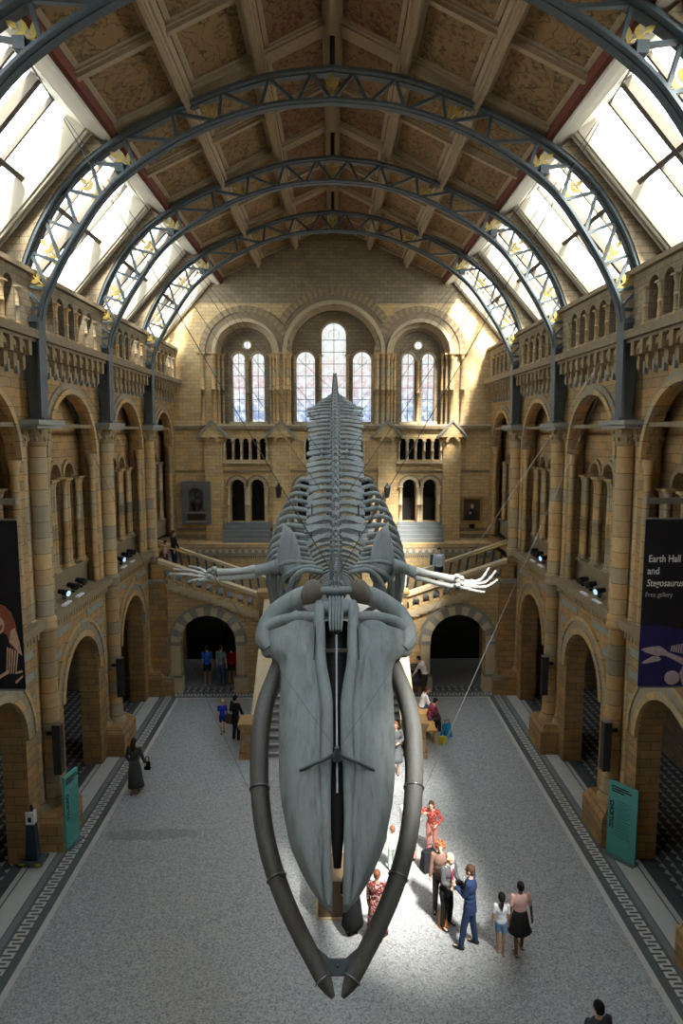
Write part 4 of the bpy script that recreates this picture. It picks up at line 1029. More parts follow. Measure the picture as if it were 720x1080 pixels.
for vi, (s, L_) in enumerate(spots):
    p, t = at_s(s); up = X3.cross(t).normalized(); u = s / cum[-1]; p = p + Vector((XW + .03 * u, 0, 0))
    vert_at.append((p, t, up, L_))
    # body radius, side-process half length, spine height
    if vi < 7: r_, w_, h_ = .15, .42, .16
    elif vi < 22: k = (vi - 7) / 15; r_, w_, h_ = lerp(.14, .17, k), lerp(.50, .80, min(1, k * 2.0)), lerp(.22, .46, k)
    elif p.y < 26.0: k = (p.y - 21) / 5.0; r_, w_, h_ = .17, lerp(.86, 1.02, k), .46
    else:
        k = (p.y - 26.0) / 5.2; r_ = lerp(.15, .05, k); w_ = max(.06, .90 - k * 2.6) if k < .28 else .08; h_ = max(.05, .36 * (1 - k * 1.1))
    w_ *= random.uniform(.95, 1.05); jt = random.uniform(-.04, .04)
    b = MB(); n = 12
    b.tube([p - t * L_ * .44, p - t * L_ * .36, p, p + t * L_ * .36, p + t * L_ * .44], [r_ * .9, r_ * 1.02, r_ * .86, r_ * 1.02, r_ * .9], n, up=up)
    # neural arch and spine, leaning back
    lean = .35 if vi > 6 else .1
    a0 = p + up * r_ * .7; a1 = p + up * (r_ + h_) + t * L_ * lean
    b.prism([a0 - t * L_ * .34 - X3 * .035, a0 + t * L_ * .28 - X3 * .035, a1 + t * L_ * .30 - X3 * .03, a1 - t * L_ * .22 - X3 * .03], X3 * .065)
    b.tube([a1 - t * L_ * .22, a1 + t * L_ * .30], .042, 6)
    for sg in (-1, 1):    # articular wings
        c = p + up * r_ * 1.05 + X3 * sg * r_ * .62
        b.prism([c - t * L_ * .55, c - t * L_ * .5 + up * .13, c - t * L_ * .05 + up * .10, c + t * L_ * .1], X3 * sg * .045)
    # side processes: flat blades widening outwards, or drooping loops at the neck
    for sg in (-1, 1):
        bw = L_ * (.37 if p.y < 23 else .33); N = 6; dr = .13 + random.uniform(-.04, .04) if vi > 14 else .30; sw = .10 if vi > 21 else .05
        if w_ < .1: continue
        V = []; 
        for i in range(N + 1):
            q = i / N; wd = bw * (1.0 - .45 * math.sin(PI * min(1, q * 1.4)) * .9 + .15 * q) if vi > 6 else .045
            if i == N: wd *= .72
            if vi < 14: wd *= .62
            c = p + X3 * sg * (r_ * .6 + (w_ - r_ * .6) * q) - up * (dr * q * q + .02) + t * ((sw + jt * sg) * q)
            th = .035 * (1 - .3 * q)
            V += [c - t * wd - up * th, c + t * wd - up * th, c + t * wd + up * th, c - t * wd + up * th]
        F = []
        for i in range(N):
            for j in range(4): F.append((i * 4 + j, i * 4 + (j + 1) % 4, i * 4 + 4 + (j + 1) % 4, i * 4 + 4 + j))
        F += [(0, 1, 2, 3), (N * 4, N * 4 + 3, N * 4 + 2, N * 4 + 1)]; b.add(V, F, 0, False)
    if vi > 36 and vi % 2: b.prism([p - up * r_ - t * .05, p - up * (r_ + .2) - t * .03, p - up * (r_ + .2) + t * .03, p - up * r_ + t * .05], X3 * .04)
    b.build('vertebra', M['bone'], wh)
# discs of the tail end and the pale blocks between
# ribs
for k in range(15):
    p, t, up, L_ = vert_at[7 + k]
    f = k / 14
    start = lerp(.42, .80, min(1, f * 2.0)); W = [1.05, 1.25, 1.42, 1.52, 1.58, 1.62, 1.63, 1.63, 1.60, 1.56, 1.50, 1.42, 1.34, 1.24, 1.12][k]
    D = [1.0, 1.35, 1.7, 2.0, 2.15, 2.2, 2.2, 2.15, 2.05, 1.95, 1.8, 1.6, 1.4, 1.2, .9][k]; B = lerp(.1, .9, f)
    for sg in (-1, 1):
        pts = [(start - .04, -.02, 0), (lerp(start, W, .55), .03, .05 * B), (W * .97, -.18 * D / 2, .22 * B), (W, -.55 * D / 1.6, .5 * B), (W * .88, -.85 * D, .85 * B), (W * .70, -1.08 * D, 1.1 * B)]
        if k < 2: pts = [(.3, -.05, 0), (.7, 0, 0), (W * .9, -.2, .02), (W, -.5, .05), (W * .9, -D * .8, .1), (W * .6, -D, .15)]
        Pp = [p + X3 * sg * a + Vector((0, 0, 1)) * b_ + Vector((0, 1, 0)) * c for a, b_, c in spline(pts, 16)]
        rad = [(.042 + .028 * math.sin(PI * i / 15) + (.012 if k < 4 else 0), .062) for i in range(16)]; rad[-1] = (.03, .04)
        m_ = MB(); m_.tube(Pp, rad, 8, up=(0, .3, 1)); m_.build('rib', M['bone'], wh)
# shoulder blades
outl = [(-1.20, 8.51), (-1.06, 8.44), (-.92, 8.26), (-.82, 7.96), (-.76, 7.67), (-.77, 7.37), (-.86, 7.2), (-1.0, 7.12), (-1.14, 7.24), (-1.27, 7.38), (-1.36, 7.5), (-1.35, 7.72), (-1.33, 7.96), (-1.27, 8.21)]
for s_ in (-1, 1):
    def sp(x, z, d): return (XW + s_ * -x, 15.2 + .35 * (z - 7.5) + d - .12 * (x + .75), z)
    b = MB(); n = len(outl); cxs, czs = -1.05, 7.8
    ringv = []
    for (fx, d) in ((1.0, .0), (.75, -.055), (.35, -.04)): ringv.append([sp(cxs + (x - cxs) * fx, czs + (z - czs) * fx, d) for x, z in outl])
    for (fx, d) in ((1.0, .03), (.6, .06)): ringv.append([sp(cxs + (x - cxs) * fx, czs + (z - czs) * fx, d) for x, z in outl])
    V = sum(ringv, []); F = []
    for a, c in ((0, 1), (1, 2), (0, 3), (3, 4)):
        for i in range(n): F.append((a * n + i, a * n + (i + 1) % n, c * n + (i + 1) % n, c * n + i))
    F.append(tuple(range(2 * n, 3 * n))); F.append(tuple(range(4 * n, 5 * n))); b.add(V, F, 0, True)
    b.build('shoulder_blade', M['bone'], wh)
    b = MB(); b.tube([sp(-.98, 7.25, 0), sp(-.90, 7.05, -.05), sp(-.74, 6.86, -.08)], [(.10, .16), (.11, .15), (.05, .07)], 10); b.build('coracoid', M['bone_brown'], wh)
# flippers: arm bones and five-fingered hands
def limb(name, pts, rad, par, mat, n=10, samples=12):
    b = MB(); P = spline(pts, samples); R = []
    for i in range(samples):
        t = i / (samples - 1) * (len(rad) - 1); k = min(int(t), len(rad) - 2); R.append(lerp(rad[k], rad[k + 1], t - k))
    b.tube(P, R, n); return b.build(name, mat, par)
for s_ in (-1, 1):
    X = lambda x, y, z: (XW + s_ * x, y, z)
    mt = M['bone'] if s_ < 0 else M['bone_pale']
    dz = 0.0 if s_ < 0 else 1.0
    limb('humerus', [X(1.30, 15.1, 7.62), X(1.5, 15.08, 7.60), X(1.82, 15.0, 7.53 - .05 * dz)], [.20, .15, .12, .14], wh, M['bone'])
    limb('radius', [X(1.80, 14.98, 7.60 - .06 * dz), X(2.2, 14.9, 7.56 - .09 * dz), X(2.62, 14.85, 7.55 - .17 * dz)], [.10, .07, .075, .09], wh, M['bone_pale'])
    limb('ulna', [X(1.80, 14.98, 7.46 - .06 * dz), X(2.2, 14.9, 7.42 - .12 * dz), X(2.6, 14.85, 7.42 - .20 * dz)], [.08, .055, .06, .07], wh, M['bone_pale'])
    b = MB()
    for i, (a, c) in enumerate(((2.68, .16), (2.70, .06), (2.70, -.04), (2.78, .11), (2.80, 0), (2.79, -.08))): b.ball(X(a, 14.85 + .02 * (i % 2), 7.47 - .18 * dz + c), (.075, .06, .06), 8)
    b.build('wrist_bone', M['bone_pale'], wh)
    # four digits spread like a fan
    if s_ > 0: tips = [(3.42, 14.95, 7.62), (3.56, 14.9, 7.56), (3.58, 14.8, 7.38), (3.28, 14.7, 7.12)]; mids = [(3.20, 14.9, 7.35), (3.30, 14.88, 7.30), (3.30, 14.8, 7.22), (3.08, 14.75, 7.14)]
    else: tips = [(3.30, 15.2, 7.62), (3.62, 15.05, 7.58), (3.66, 14.85, 7.52), (3.20, 14.6, 7.40)]; mids = [(3.05, 15.05, 7.60), (3.2, 14.97, 7.56), (3.2, 14.82, 7.50), (3.02, 14.7, 7.42)]
    for i in range(4):
        A = Vector(X(2.84, 14.85, 7.53 - .19 * dz - .05 * i)); B_ = Vector(X(*mids[i])); C_ = Vector(X(*tips[i])); P = spline([A, B_, C_], 17); b = MB()
        for k in range(4):
            q = P[k * 4:k * 4 + 5]; r_ = .045 - .006 * k
            b.tube(q, [r_ * 1.15, r_ * .8, r_ * .72, r_ * .8, r_ * 1.1], 8)
        b.build('finger_bone', M['bone_pale'], wh)
# steel frame hanging among the ribs
b = MB()
for s_ in (-1, 1):
    b.tube([(XW + s_ * .62, 18.2, 8.7), (XW + s_ * .64, 17.4, 7.3), (XW + s_ * .62, 15.6, 6.9)], .02, 6)
b.build('rib_frame', M['black'], wh)

# suspension cables (each one hangs the skeleton from the iron trusses)
def cable(a, b, lab, r=.007):
    m_ = MB(); A, B_ = Vector(a), Vector(b); m_.tube([A, A.lerp(B_, .5) - Vector((0, 0, .03)), B_], r, 5)
    o = m_.build('suspension_cable', M['cable']); tag(o, lab, 'cable', 'steel cables holding the whale skeleton')
def cyl_at(s): return at_s(s)[0]
for s_ in (-1, 1):
    sd = 'left' if s_ < 0 else 'right'
    cable((s_ * 5.0, T[4], 16.75), (XW + s_ * .03, 13.6, 7.72), 'steel cable from the front truss on the %s to the back of the skull' % sd, .009)
    cable((s_ * 5.05, T[4], 16.75), (XW + s_ * .35, 19.0, 8.95), 'steel cable from the front truss on the %s down to the upper spine' % sd)
    cable((s_ * 5.0, T[5], 16.75), (XW + s_ * .3, 21.5, 9.8), 'steel cable from the big arch joint on the %s down to the mid spine' % sd)
    cable((s_ * 5.05, T[5], 16.75), (XW + s_ * .5, 24.0, 10.8), 'steel cable from the big arch joint on the %s down to the hind spine' % sd)
    cable((s_ * 5.0, T[6], 16.75), (XW + s_ * .5, 25.2, 11.25), 'steel cable from the middle arch joint on the %s down to the hind spine' % sd)
    cable((s_ * 5.0, T[7], 16.75), (XW + s_ * .1, 28.0, 12.4), 'steel cable from the farthest arch joint on the %s down to the tail' % sd)
    cable((s_ * 7.15, 16.6, 13.35), (XW + s_ * 1.22, 10.75, 4.15), 'thin steel cable from the %s gallery cornice to the lower jaw' % sd, .0035)
    cable((s_ * 7.15, 17.3, 13.1), (XW + s_ * .03, 10.74, 5.44), 'thin steel cable from the %s cornice to the yoke on the snout' % sd, .0035)

# ------------------------------------------------------------------ banners
def text(s, size, loc, mat, parent, name='lettering', rot=(PI / 2, 0, 0), shear=0, bold=0.0, align='LEFT', sx=1.0):
    c = bpy.data.curves.new(name, 'FONT'); c.body = s; c.size = size; c.shear = shear; c.offset = bold; c.extrude = .002; c.align_x = align
    o = bpy.data.objects.new(name, c); COL.objects.link(o); bpy.context.view_layer.update()
    me = bpy.data.meshes.new_from_object(o.evaluated_get(bpy.context.evaluated_depsgraph_get())); bpy.data.objects.remove(o); bpy.data.curves.remove(c)
    me.materials.clear(); me.materials.append(mat)
    o = bpy.data.objects.new(name, me); COL.objects.link(o); o.parent = parent; o.location = loc; o.rotation_euler = rot; o.scale = (sx, 1, 1); return o
M['white_ink'] = plain('white_ink', (.75, .75, .76)); M['grey_ink'] = plain('grey_ink', (.42, .42, .44)); M['banner'] = plain('black_banner_cloth', (.012, .011, .016), .7)
M['violet'] = mottled('violet_print', (.012, .010, .04), (.03, .022, .15), 3, .7, bump=0); M['fossil'] = mottled('pale_fossil_print', (.28, .20, .22), (.62, .52, .54), 12, .7, bump=0)
M['rust'] = mottled('rust_print', (.14, .035, .02), (.45, .15, .08), 14, .7, bump=0); M['peach'] = mottled('peach_print', (.50, .26, .16), (.75, .55, .42), 10, .7, bump=0)
YN = 13.5
def banner(s_, lab):
    x0, x1 = (6.27, 7.40); xa, xb = sorted((s_ * x0, s_ * x1))
    r = empty('hanging_banner', (xa, YN, 5.40), lab, 'banner', 'black banners hung from the side walls')
    b = MB(); b.box(xa, xb, YN, YN + .015, 5.42, 8.88); b.build('cloth', M['banner'], r)
    b = MB(); b.tube([(xa, YN + .007, 8.90), (xb, YN + .007, 8.90)], .022, 8); b.tube([(xa, YN + .007, 5.40), (xb, YN + .007, 5.40)], .022, 8)
    b.tube([(s_ * 6.30, YN + .007, 8.90), (s_ * 6.32, YN + .007, 9.22)], .006, 5); b.tube([(s_ * 7.3, YN + .007, 8.90), (s_ * 7.3, YN + .007, 9.22)], .006, 5); b.build('batten', M['steel'], r)
    b = MB(); b.box(*sorted((s_ * 6.25, s_ * 7.46)), YN - .04, YN + .05, 9.20, 9.32); b.build('wall_bracket', M['steel'], r)
    return r
br_ = banner(1, 'black hanging banner with white words over a pale dinosaur skeleton print')
YT = YN - .004 - YN
text('Earth Hall', .205, (.09, -.006, 2.62), M['white_ink'], br_, bold=.002, sx=.80); text('and', .205, (.08, -.006, 2.37), M['white_ink'], br_, bold=.002, sx=.85)
text('Stegosaurus', .205, (.07, -.006, 2.12), M['white_ink'], br_, shear=.25, bold=.001, sx=.76); text('Free gallery', .14, (.06, -.006, 1.90), M['grey_ink'], br_, sx=.85)
def flat(mb, pts, s_=1, ox=0, oz=0, y=-.012, th=.006, sc=1.0): mb.prism([(ox + x * sc, y, oz + z * sc) for x, z in pts], (0, th, 0))
b = MB(); flat(b, [(.0, .02), (1.12, .02), (1.12, 1.15), (.7, 1.25), (.35, 1.32), (.0, 1.28)], y=-.006); b.build('violet_glow_print', M['violet'], br_, local=True)
b = MB()
flat(b, [(.03, .80), (.10, .83), (.26, .86), (.42, .87), (.52, .80), (.60, .74), (.75, .68), (.95, .60), (1.1, .58), (1.1, .42), (.9, .48), (.72, .58), (.56, .66), (.45, .68), (.38, .66), (.25, .70), (.12, .74)])
flat(b, [(.05, .52), (.14, .58), (.28, .66), (.40, .65), (.46, .60), (.42, .56), (.26, .53), (.12, .50)])
for k in range(9): flat(b, [(.64 + k * .05, .76 - k * .01), (.67 + k * .05, .76 - k * .01), (.68 + k * .05, .88 + .01 * k), (.65 + k * .05, .88 + .01 * k)])
flat(b, [(.98, .98), (1.08, .93), (1.12, 1.08), (1.0, 1.06)])
flat(b, [(.70 + .16 * math.cos(t * PI / 8), .20 + .15 * math.sin(t * PI / 8)) for t in range(16)])
flat(b, [(.85, .30), (.95, .55), (1.05, .5), (1.0, .28), (1.05, .05), (.92, .04)])
b.build('skeleton_print', M['fossil'], br_, local=True)
bl_ = banner(-1, 'black hanging banner with a rust and cream animal picture')
b = MB()   # local x: 0 at outer edge (wall), 1.13 at the nave edge
flat(b, [(.45, 1.75), (.62, 1.82), (.80, 1.75), (.92, 1.62), (.98, 1.45), (1.02, 1.22), (1.06, 1.0), (1.08, .75), (.98, .85), (.86, .95), (.82, 1.15), (.60, 1.3), (.35, 1.2), (.2, 1.3), (.3, 1.6)])
b.build('rust_print', M['rust'], bl_, local=True)
b = MB(); flat(b, [(.58 + .20 * math.cos(t * PI / 8), 1.36 + .22 * math.sin(t * PI / 8)) for t in range(16)], y=-.016); 
flat(b, [(.90, 1.25), (.98, 1.3), (1.06, 1.0), (1.1, .72), (1.02, .80), (.92, .95), (.86, 1.0)], y=-.016)
for k in range(5): flat(b, [(.80 + k * .05, .9 - .02 * k), (.83 + k * .05, .9 - .02 * k), (.78 + k * .045, .35), (.76 + k * .045, .35)], y=-.016)
flat(b, [(.6, .30), (.8, .42), (.82, .36), (.62, .24)], y=-.016); flat(b, [(.95, .38), (1.09, .42), (1.09, .37), (.95, .34)], y=-.016); flat(b, [(.93, .18), (1.09, .32), (1.09, .27), (.95, .13)], y=-.016)
b.build('cream_print', M['peach'], bl_, local=True)
b = MB(); flat(b, [(.58 + .16 * math.cos(t * PI / 8), 1.36 + .17 * math.sin(t * PI / 8)) for t in range(8, 17)], y=-.020); b.build('rust_disc_print', M['rust'], bl_, local=True)
b = MB(); flat(b, [(.62 + .06 * math.cos(t * PI / 8), 1.42 + .06 * math.sin(t * PI / 8)) for t in range(16)], y=-.024); b.build('dark_eye_print', M['black'], bl_, local=True)

# turquoise information boards
M['turq'] = plain('turquoise_board', (.10, .36, .31), .6); M['ink'] = plain('dark_ink', (.02, .03, .03)); M['ink2'] = plain('soft_ink', (.05, .17, .15))
def board(x, y, rz, w_, lab):
    r = empty('information_board', (x, y, 0), lab, 'sign', 'turquoise information boards', rz)
    b = MB(); b.box(-w_ / 2, w_ / 2, -.03, .03, .02, 1.95); b.build('panel', M['turq'], r, True)
    b = MB(); b.box(-w_ / 2 - .02, w_ / 2 + .02, -.14, .14, 0, .03); b.build('foot', M['steel'], r, True)
    o = text('CHCR\'TCC', .145, (-w_ / 2 + .06, -.034, 1.45), M['ink'], r, rot=(PI / 2, PI / 2, 0), bold=.006)
    b = MB()
    for k, (wd, z) in enumerate([(.46, 1.84), (.52, 1.78), (.34, 1.72)]): b.box(-w_ / 2 + .08, -w_ / 2 + .08 + wd, -.036, -.03, z - .02, z + .015)
    b.build('heading', M['ink'], r, True)
    b = MB()
    for k in range(14): b.box(-w_ / 2 + .22, -w_ / 2 + .22 + (.36, .40, .30, .38)[k % 4], -.036, -.03, 1.48 - k * .07, 1.495 - k * .07)
    b.build('small_print', M['ink2'], r, True)
    return r
board(7.19, 15.92, math.radians(-52), .76, 'turquoise board with a vertical title standing against the right-hand pier')
board(-6.78, 16.75, math.radians(78), .60, 'turquoise board beside the left-hand pier, near the dark donation post')

# donation post
r = empty('donation_post', (-7.45, 15.95, 0), 'slim dark post with a white reader on a wheeled base by the left pier', 'post')
b = MB(); b.box(-.30, .30, -.22, .22, .05, .12)
b.build('base', M['iron'], r, True)
b = MB()
for x in (-.2, .2): b.box(x - .07, x + .07, -.232, -.222, .06, .11)
b.build('yellow_marking', plain('yellow', (.6, .5, .05)), r, True)
b = MB(); b.hexa([(-.15, -.12, .12), (.15, -.12, .12), (.15, .12, .12), (-.15, .12, .12), (-.10, -.08, 1.05), (.10, -.08, 1.05), (.10, .08, 1.05), (-.10, .08, 1.05)]); b.build('stem', plain('dark_teal', (.02, .045, .06)), r, True)
b = MB(); b.box(-.10, .10, -.09, .08, 1.05, 1.36); b.build('reader', M['white_ink'], r, True)
b = MB(); b.box(-.04, .04, -.10, -.09, 1.12, 1.24); b.box(-.05, .05, -.04, .04, 1.36, 1.46); b.ball((0, 0, 1.48), .05, 8); b.build('slot', M['black'], r, True)

# column loudspeakers on the piers
for s_ in (-1, 1):
    for i, nm in ((5, 'near'), (6, 'far')):
        sd = 'left' if s_ < 0 else 'right'
        r = empty('column_loudspeaker', (s_ * 7.02, T[i] - .35, 1.95), 'tall black column loudspeaker on the %s %s pier%s' % (nm, sd, ' above the turquoise board' if nm == 'near' else ', farther from the viewer'), 'loudspeaker', 'column loudspeakers on the piers')
        b = MB(); b.box(-.10, .10, -.10, .12, 0, 1.30); b.build('cabinet', M['black'], r, True)
        b = MB(); b.box(-.085, .085, -.11, -.10, .04, 1.26); b.build('grille', plain('grille_%s' % nm, (.03, .03, .032), .9), r, True)
        b = MB(); b.box(-.10, .10, -.10, .11, 1.30, 1.32); b.build('top_cap', M['steel'], r, True)
        b = MB(); b.box(*sorted((s_ * .10, s_ * .3)), .02, .10, 1.0, 1.08); b.build('bracket', M['black'], r, True)
# spotlights on the gallery ledges
lamp = plain('blue_lens', (.35, .62, .85), .2)
em = bpy.data.materials.new('lit_lens'); em.use_nodes = True; em.node_tree.nodes['Principled BSDF'].inputs['Emission Color'].default_value = (.35, .65, 1, 1); em.node_tree.nodes['Principled BSDF'].inputs['Emission Strength'].default_value = .3
def spot(x, y, z, s_, lit, lab):
    r = empty('stage_spotlight', (x, y, z), lab, 'spotlight', 'spotlights on the gallery ledges')
    b = MB(); b.tube([(0, 0, 0.02), (0, 0, .08)], .05, 8); b.tube([(0, -.10, .05), (0, -.12, .2), (0, -.10, .25)], .012, 6); b.tube([(0, .10, .05), (0, .12, .2), (0, .10, .25)], .012, 6); b.build('yoke', M['black'], r, True)
    b = MB(); b.tube([(s_ * .14, 0, .25), (-s_ * .02, -.04, .22), (-s_ * .15, -.08, .2)], [.07, .09, .105], 12); b.build('housing', M['black'], r, True)
    b = MB(); b.tube([(-s_ * .150, -.08, .2), (-s_ * .158, -.083, .199)], [.085, .085], 12); b.build('lens', em if lit else M['black'], r, True)
for s_ in (-1, 1):
    sd = 'left' if s_ < 0 else 'right'
    for i in (5, 6):
        yc = (T[i] + T[i + 1]) / 2; wh_ = 'near' if i == 5 else 'far'
        spot(s_ * 7.55, yc - .75, 5.95, s_, True, 'glowing blue spotlight on the %s %s gallery ledge' % (wh_, sd))
        spot(s_ * 7.62, yc + .1, 5.95, s_, False, 'unlit black spotlight in the middle of the %s %s gallery ledge' % (wh_, sd))
        spot(s_ * 7.62, yc + .75, 5.95, s_, False, 'unlit black spotlight at the far end of the %s %s gallery ledge' % (wh_, sd))
        for q, (ya, yb) in enumerate(((yc - 1.5, yc - 1.0), (yc - .5, yc - .05))):
            b = MB(); b.box(*sorted((s_ * 7.24, s_ * 7.34)), ya, yb, 5.952, 6.0); o = b.build('light_bar', M['white_ink'])
            tag(o, 'short white light bar on the %s %s gallery ledge, %s of its two' % (wh_, sd, 'nearer' if q == 0 else 'farther'), 'light bar', 'light bars on the gallery ledges')

# bust monument and painting on the end wall
r = empty('bust_monument', (-6.45, YB - .1, 6.35), 'grey wall monument with a dark bust in an arched niche', 'monument')
Mm = lambda a, b, d: (-6.45 + a, YB - .34 + d, b)
b = MB(); arch_wall(b, Mm, 0, .25, -.68, .68, 6.33, 8.35, [(0, .34, 6.95, 7.72)], n=14); b.box(-7.13, -5.77, YB - .09, YB - .01, 6.33, 8.35); b.build('slab', mottled('grey_marble', (.10, .105, .10), (.16, .165, .155), 4, .5, bump=.05), r)
b = MB(); b.box(-6.95, -5.95, YB - .42, YB - .2, 6.42, 6.5); b.box(-6.93, -5.97, YB - .42, YB - .3, 6.85, 6.92); b.build('shelf', M['grey_stone'], r)
b = MB(); b.box(-6.86, -6.04, YB - .37, YB - .34, 6.53, 6.82); b.build('inscription_panel', plain('dark_red_marble', (.06, .03, .025), .4), r)
b = MB(); x, y = -6.45, YB - .26; b.ball((x, y, 7.72), (.10, .10, .14), 12); b.ball((x + .0, y - .10, 7.70), (.02, .03, .03), 6); b.tube([(x, y, 7.62), (x, y, 7.48)], .06, 8); b.ball((x, y, 7.32), (.26, .12, .2), 12); b.tube([(x, y, 7.2), (x, y, 6.95)], [.14, .12], 10); b.build('bust', plain('bronze', (.05, .045, .04), .35, .6), r)
r = empty('framed_painting', (6.62, YB - .06, 6.35), 'gilt framed dark portrait hanging on the end wall, right side', 'painting')
b = MB()
for (a, c, z0, z1) in ((6.12, 6.22, 6.33, 7.60), (7.02, 7.12, 6.33, 7.60), (6.22, 7.02, 6.33, 6.45), (6.22, 7.02, 7.49, 7.60)): b.box(a, c, YB - .10, YB, z0, z1)
b.build('frame', plain('dull_gilt', (.36, .23, .08), .45, .3), r)
b = MB(); b.box(6.22, 7.02, YB - .06, YB - .02, 6.45, 7.49); b.build('canvas', mottled('dark_canvas', (.035, .02, .012), (.10, .06, .03), 3, .6, bump=0), r)
b = MB(); b.prism([(6.30, YB - .066, 6.47), (6.95, YB - .066, 6.47), (6.86, YB - .066, 6.9), (6.70, YB - .066, 7.02), (6.56, YB - .066, 7.02), (6.40, YB - .066, 6.85)], (0, .006, 0)); b.build('painted_coat', M['black'], r)
b = MB(); b.prism([(6.64 + .075 * math.cos(t * PI / 6), YB - .07, 7.14 + .11 * math.sin(t * PI / 6)) for t in range(12)], (0, .006, 0)); b.prism([(6.55 + .05 * math.cos(t * PI / 6), YB - .072, 6.82 + .06 * math.sin(t * PI / 6)) for t in range(12)], (0, .006, 0)); b.build('painted_face', plain('painted_skin', (.45, .36, .27)), r)
b = MB(); b.box(6.52, 6.76, YB - .14, YB - .02, 6.08, 6.28); o = b.build('caption_box', M['black']); tag(o, 'small dark box fixed under the framed painting', 'box')
# wall lantern
for s_ in (-1, 1):
    r = empty('wall_lantern', (s_ * 2.55, YB - .16, 7.6), 'black wall lantern on the %s pilaster behind the whale ribs' % ('left' if s_ < 0 else 'right'), 'lantern', 'lanterns on the end wall pilasters')
    b = MB(); b.tube([(0, .1, 0), (0, -.15, .06), (0, -.3, 0)], .02, 6); b.build('bracket', M['black'], r, True)
    b = MB(); b.lathe(0, -.3, [(.05, -.02), (.11, .05), (.15, .42), (.17, .45), (.06, .6), (.02, .7)], 6, sm=False); b.build('lantern_body', M['black'], r, True)

# statue in the left passage
r = empty('dark_statue', (-4.55, 30.2, 0), 'dark long-legged display figure standing in the left passage', 'statue')
b = MB(); b.box(-.5, .5, -.4, .4, 0, .5); b.build('plinth', M['dslab'], r, True)
b = MB(); b.ball((0, 0, 1.9), (.42, .4, .45), 12); b.tube([(-.2, 0, 1.7), (-.22, 0, .5)], [.12, .06], 8); b.tube([(.2, 0, 1.7), (.22, 0, .5)], [.12, .06], 8); b.tube([(0, -.1, 2.2), (.1, -.2, 2.6), (.05, -.3, 2.8)], [.14, .09, .10], 8); b.build('figure', M['black'], r, True)

# viewing desk under the snout
wood = mottled('brown_board', (.14, .09, .05), (.20, .135, .08), 3, .6, bump=.1)
r = empty('display_desk', (.0, 14.05, 0), 'brown topped display desk with pale edges under the snout', 'desk')
b = MB(); b.box(-.34, .34, -.18, .62, 0, .86); b.build('body', wood, r, True)
b = MB(); b.hexa([(-.36, -.2, .86), (.36, -.2, .86), (.36, .64, .98), (-.36, .64, .98), (-.36, -.2, .90), (.36, -.2, .90), (.36, .64, 1.02), (-.36, .64, 1.02)]); b.build('top', wood, r, True)
b = MB(); b.box(-.38, .38, -.225, -.18, .0, .05); b.box(-.38, -.34, -.225, -.18, .05, .93); b.box(.34, .38, -.225, -.18, .05, .93); b.box(-.385, -.36, -.2, .64, .84, .97); b.box(-.05, .03, .66, .72, 0, 1.6); b.build('pale_edging', M['coping'], r, True)
# orange bench, bags and pushchair beside the stairs
r = empty('wooden_bench', (3.05, 22.75, 0), 'orange wooden bench beside the right of the stairs', 'bench')
ow = mottled('orange_wood', (.50, .27, .07), (.62, .38, .14), 5, .5, bump=.1)
b = MB(); b.box(-.15, .5, -.35, 1.9, .40, .46); b.build('seat', ow, r, True)
for (x, y) in ((-.08, -.28), (.43, -.28), (-.08, 1.8), (.43, 1.8)):
    b = MB(); b.box(x - .045, x + .045, y - .045, y + .045, 0, .40); b.build('leg', ow, r, True)
def bag(x, y, z, w_, d, h, c, name, lab, rz=0, handle=True):
    r = empty(name, (x, y, z), lab, 'bag', None, rz); mt = cloth(c)
    b = MB(); b.hexa([(-w_ / 2, -d / 2, 0), (w_ / 2, -d / 2, 0), (w_ / 2, d / 2, 0), (-w_ / 2, d / 2, 0), (-w_ * .42, -d * .3, h), (w_ * .42, -d * .3, h), (w_ * .42, d * .3, h), (-w_ * .42, d * .3, h)]); o = b.build('body', mt, r, True)
    mod = o.modifiers.new('bevel', 'BEVEL'); mod.width = .03; mod.segments = 2
    if handle:
        b = MB(); b.tube([(-w_ * .25, 0, h), (-w_ * .2, 0, h + .14), (w_ * .2, 0, h + .14), (w_ * .25, 0, h)], .012, 6); b.build('handle', M['black'], r, True)
bag(3.98, 22.9, 0, .38, .18, .48, (.02, .30, .55), 'shopping_bag', 'bright blue bag on the floor beside the orange bench', .3)
bag(3.75, 22.35, 0, .30, .15, .28, (.62, .50, .05), 'shopping_bag', 'small yellow bag on the floor in front of the blue bag', -.3)
r = empty('pushchair', (3.35, 27.0, 0), 'dark pushchair parked at the foot of the right arch wall', 'pushchair')
b = MB(); b.hexa([(-.25, -.2, .35), (.25, -.2, .35), (.25, .35, .35), (-.25, .35, .35), (-.25, -.3, .6), (.25, -.3, .6), (.25, .45, 1.0), (-.25, .45, 1.0)]); b.build('seat', cloth((.06, .05, .07)), r, True)
b = MB()
for k in range(5): a = k * .35; b.tube([(-.27, .30 - .30 * math.sin(a), .95 + .18 * math.cos(a) * 1), (.27, .30 - .30 * math.sin(a), .95 + .18 * math.cos(a))], .06, 6)
b.build('hood', cloth((.06, .05, .07)), r, True)
b = MB()
for x in (-.25, .25): b.tube([(x, -.3, .15), (x, .3, .8), (x, .55, 1.05)], .015, 6); b.tube([(x, .3, .15), (x, -.1, .5)], .015, 6)
b.tube([(-.25, .55, 1.05), (.25, .55, 1.05)], .02, 6); b.build('frame', M['steel'], r, True)
for (x, y) in ((-.27, -.3), (.27, -.3), (-.27, .32), (.27, .32)):
    b = MB(); b.tube([(x - .02, y, .14), (x + .02, y, .14)], .14, 14); b.build('wheel', M['black'], r, True)

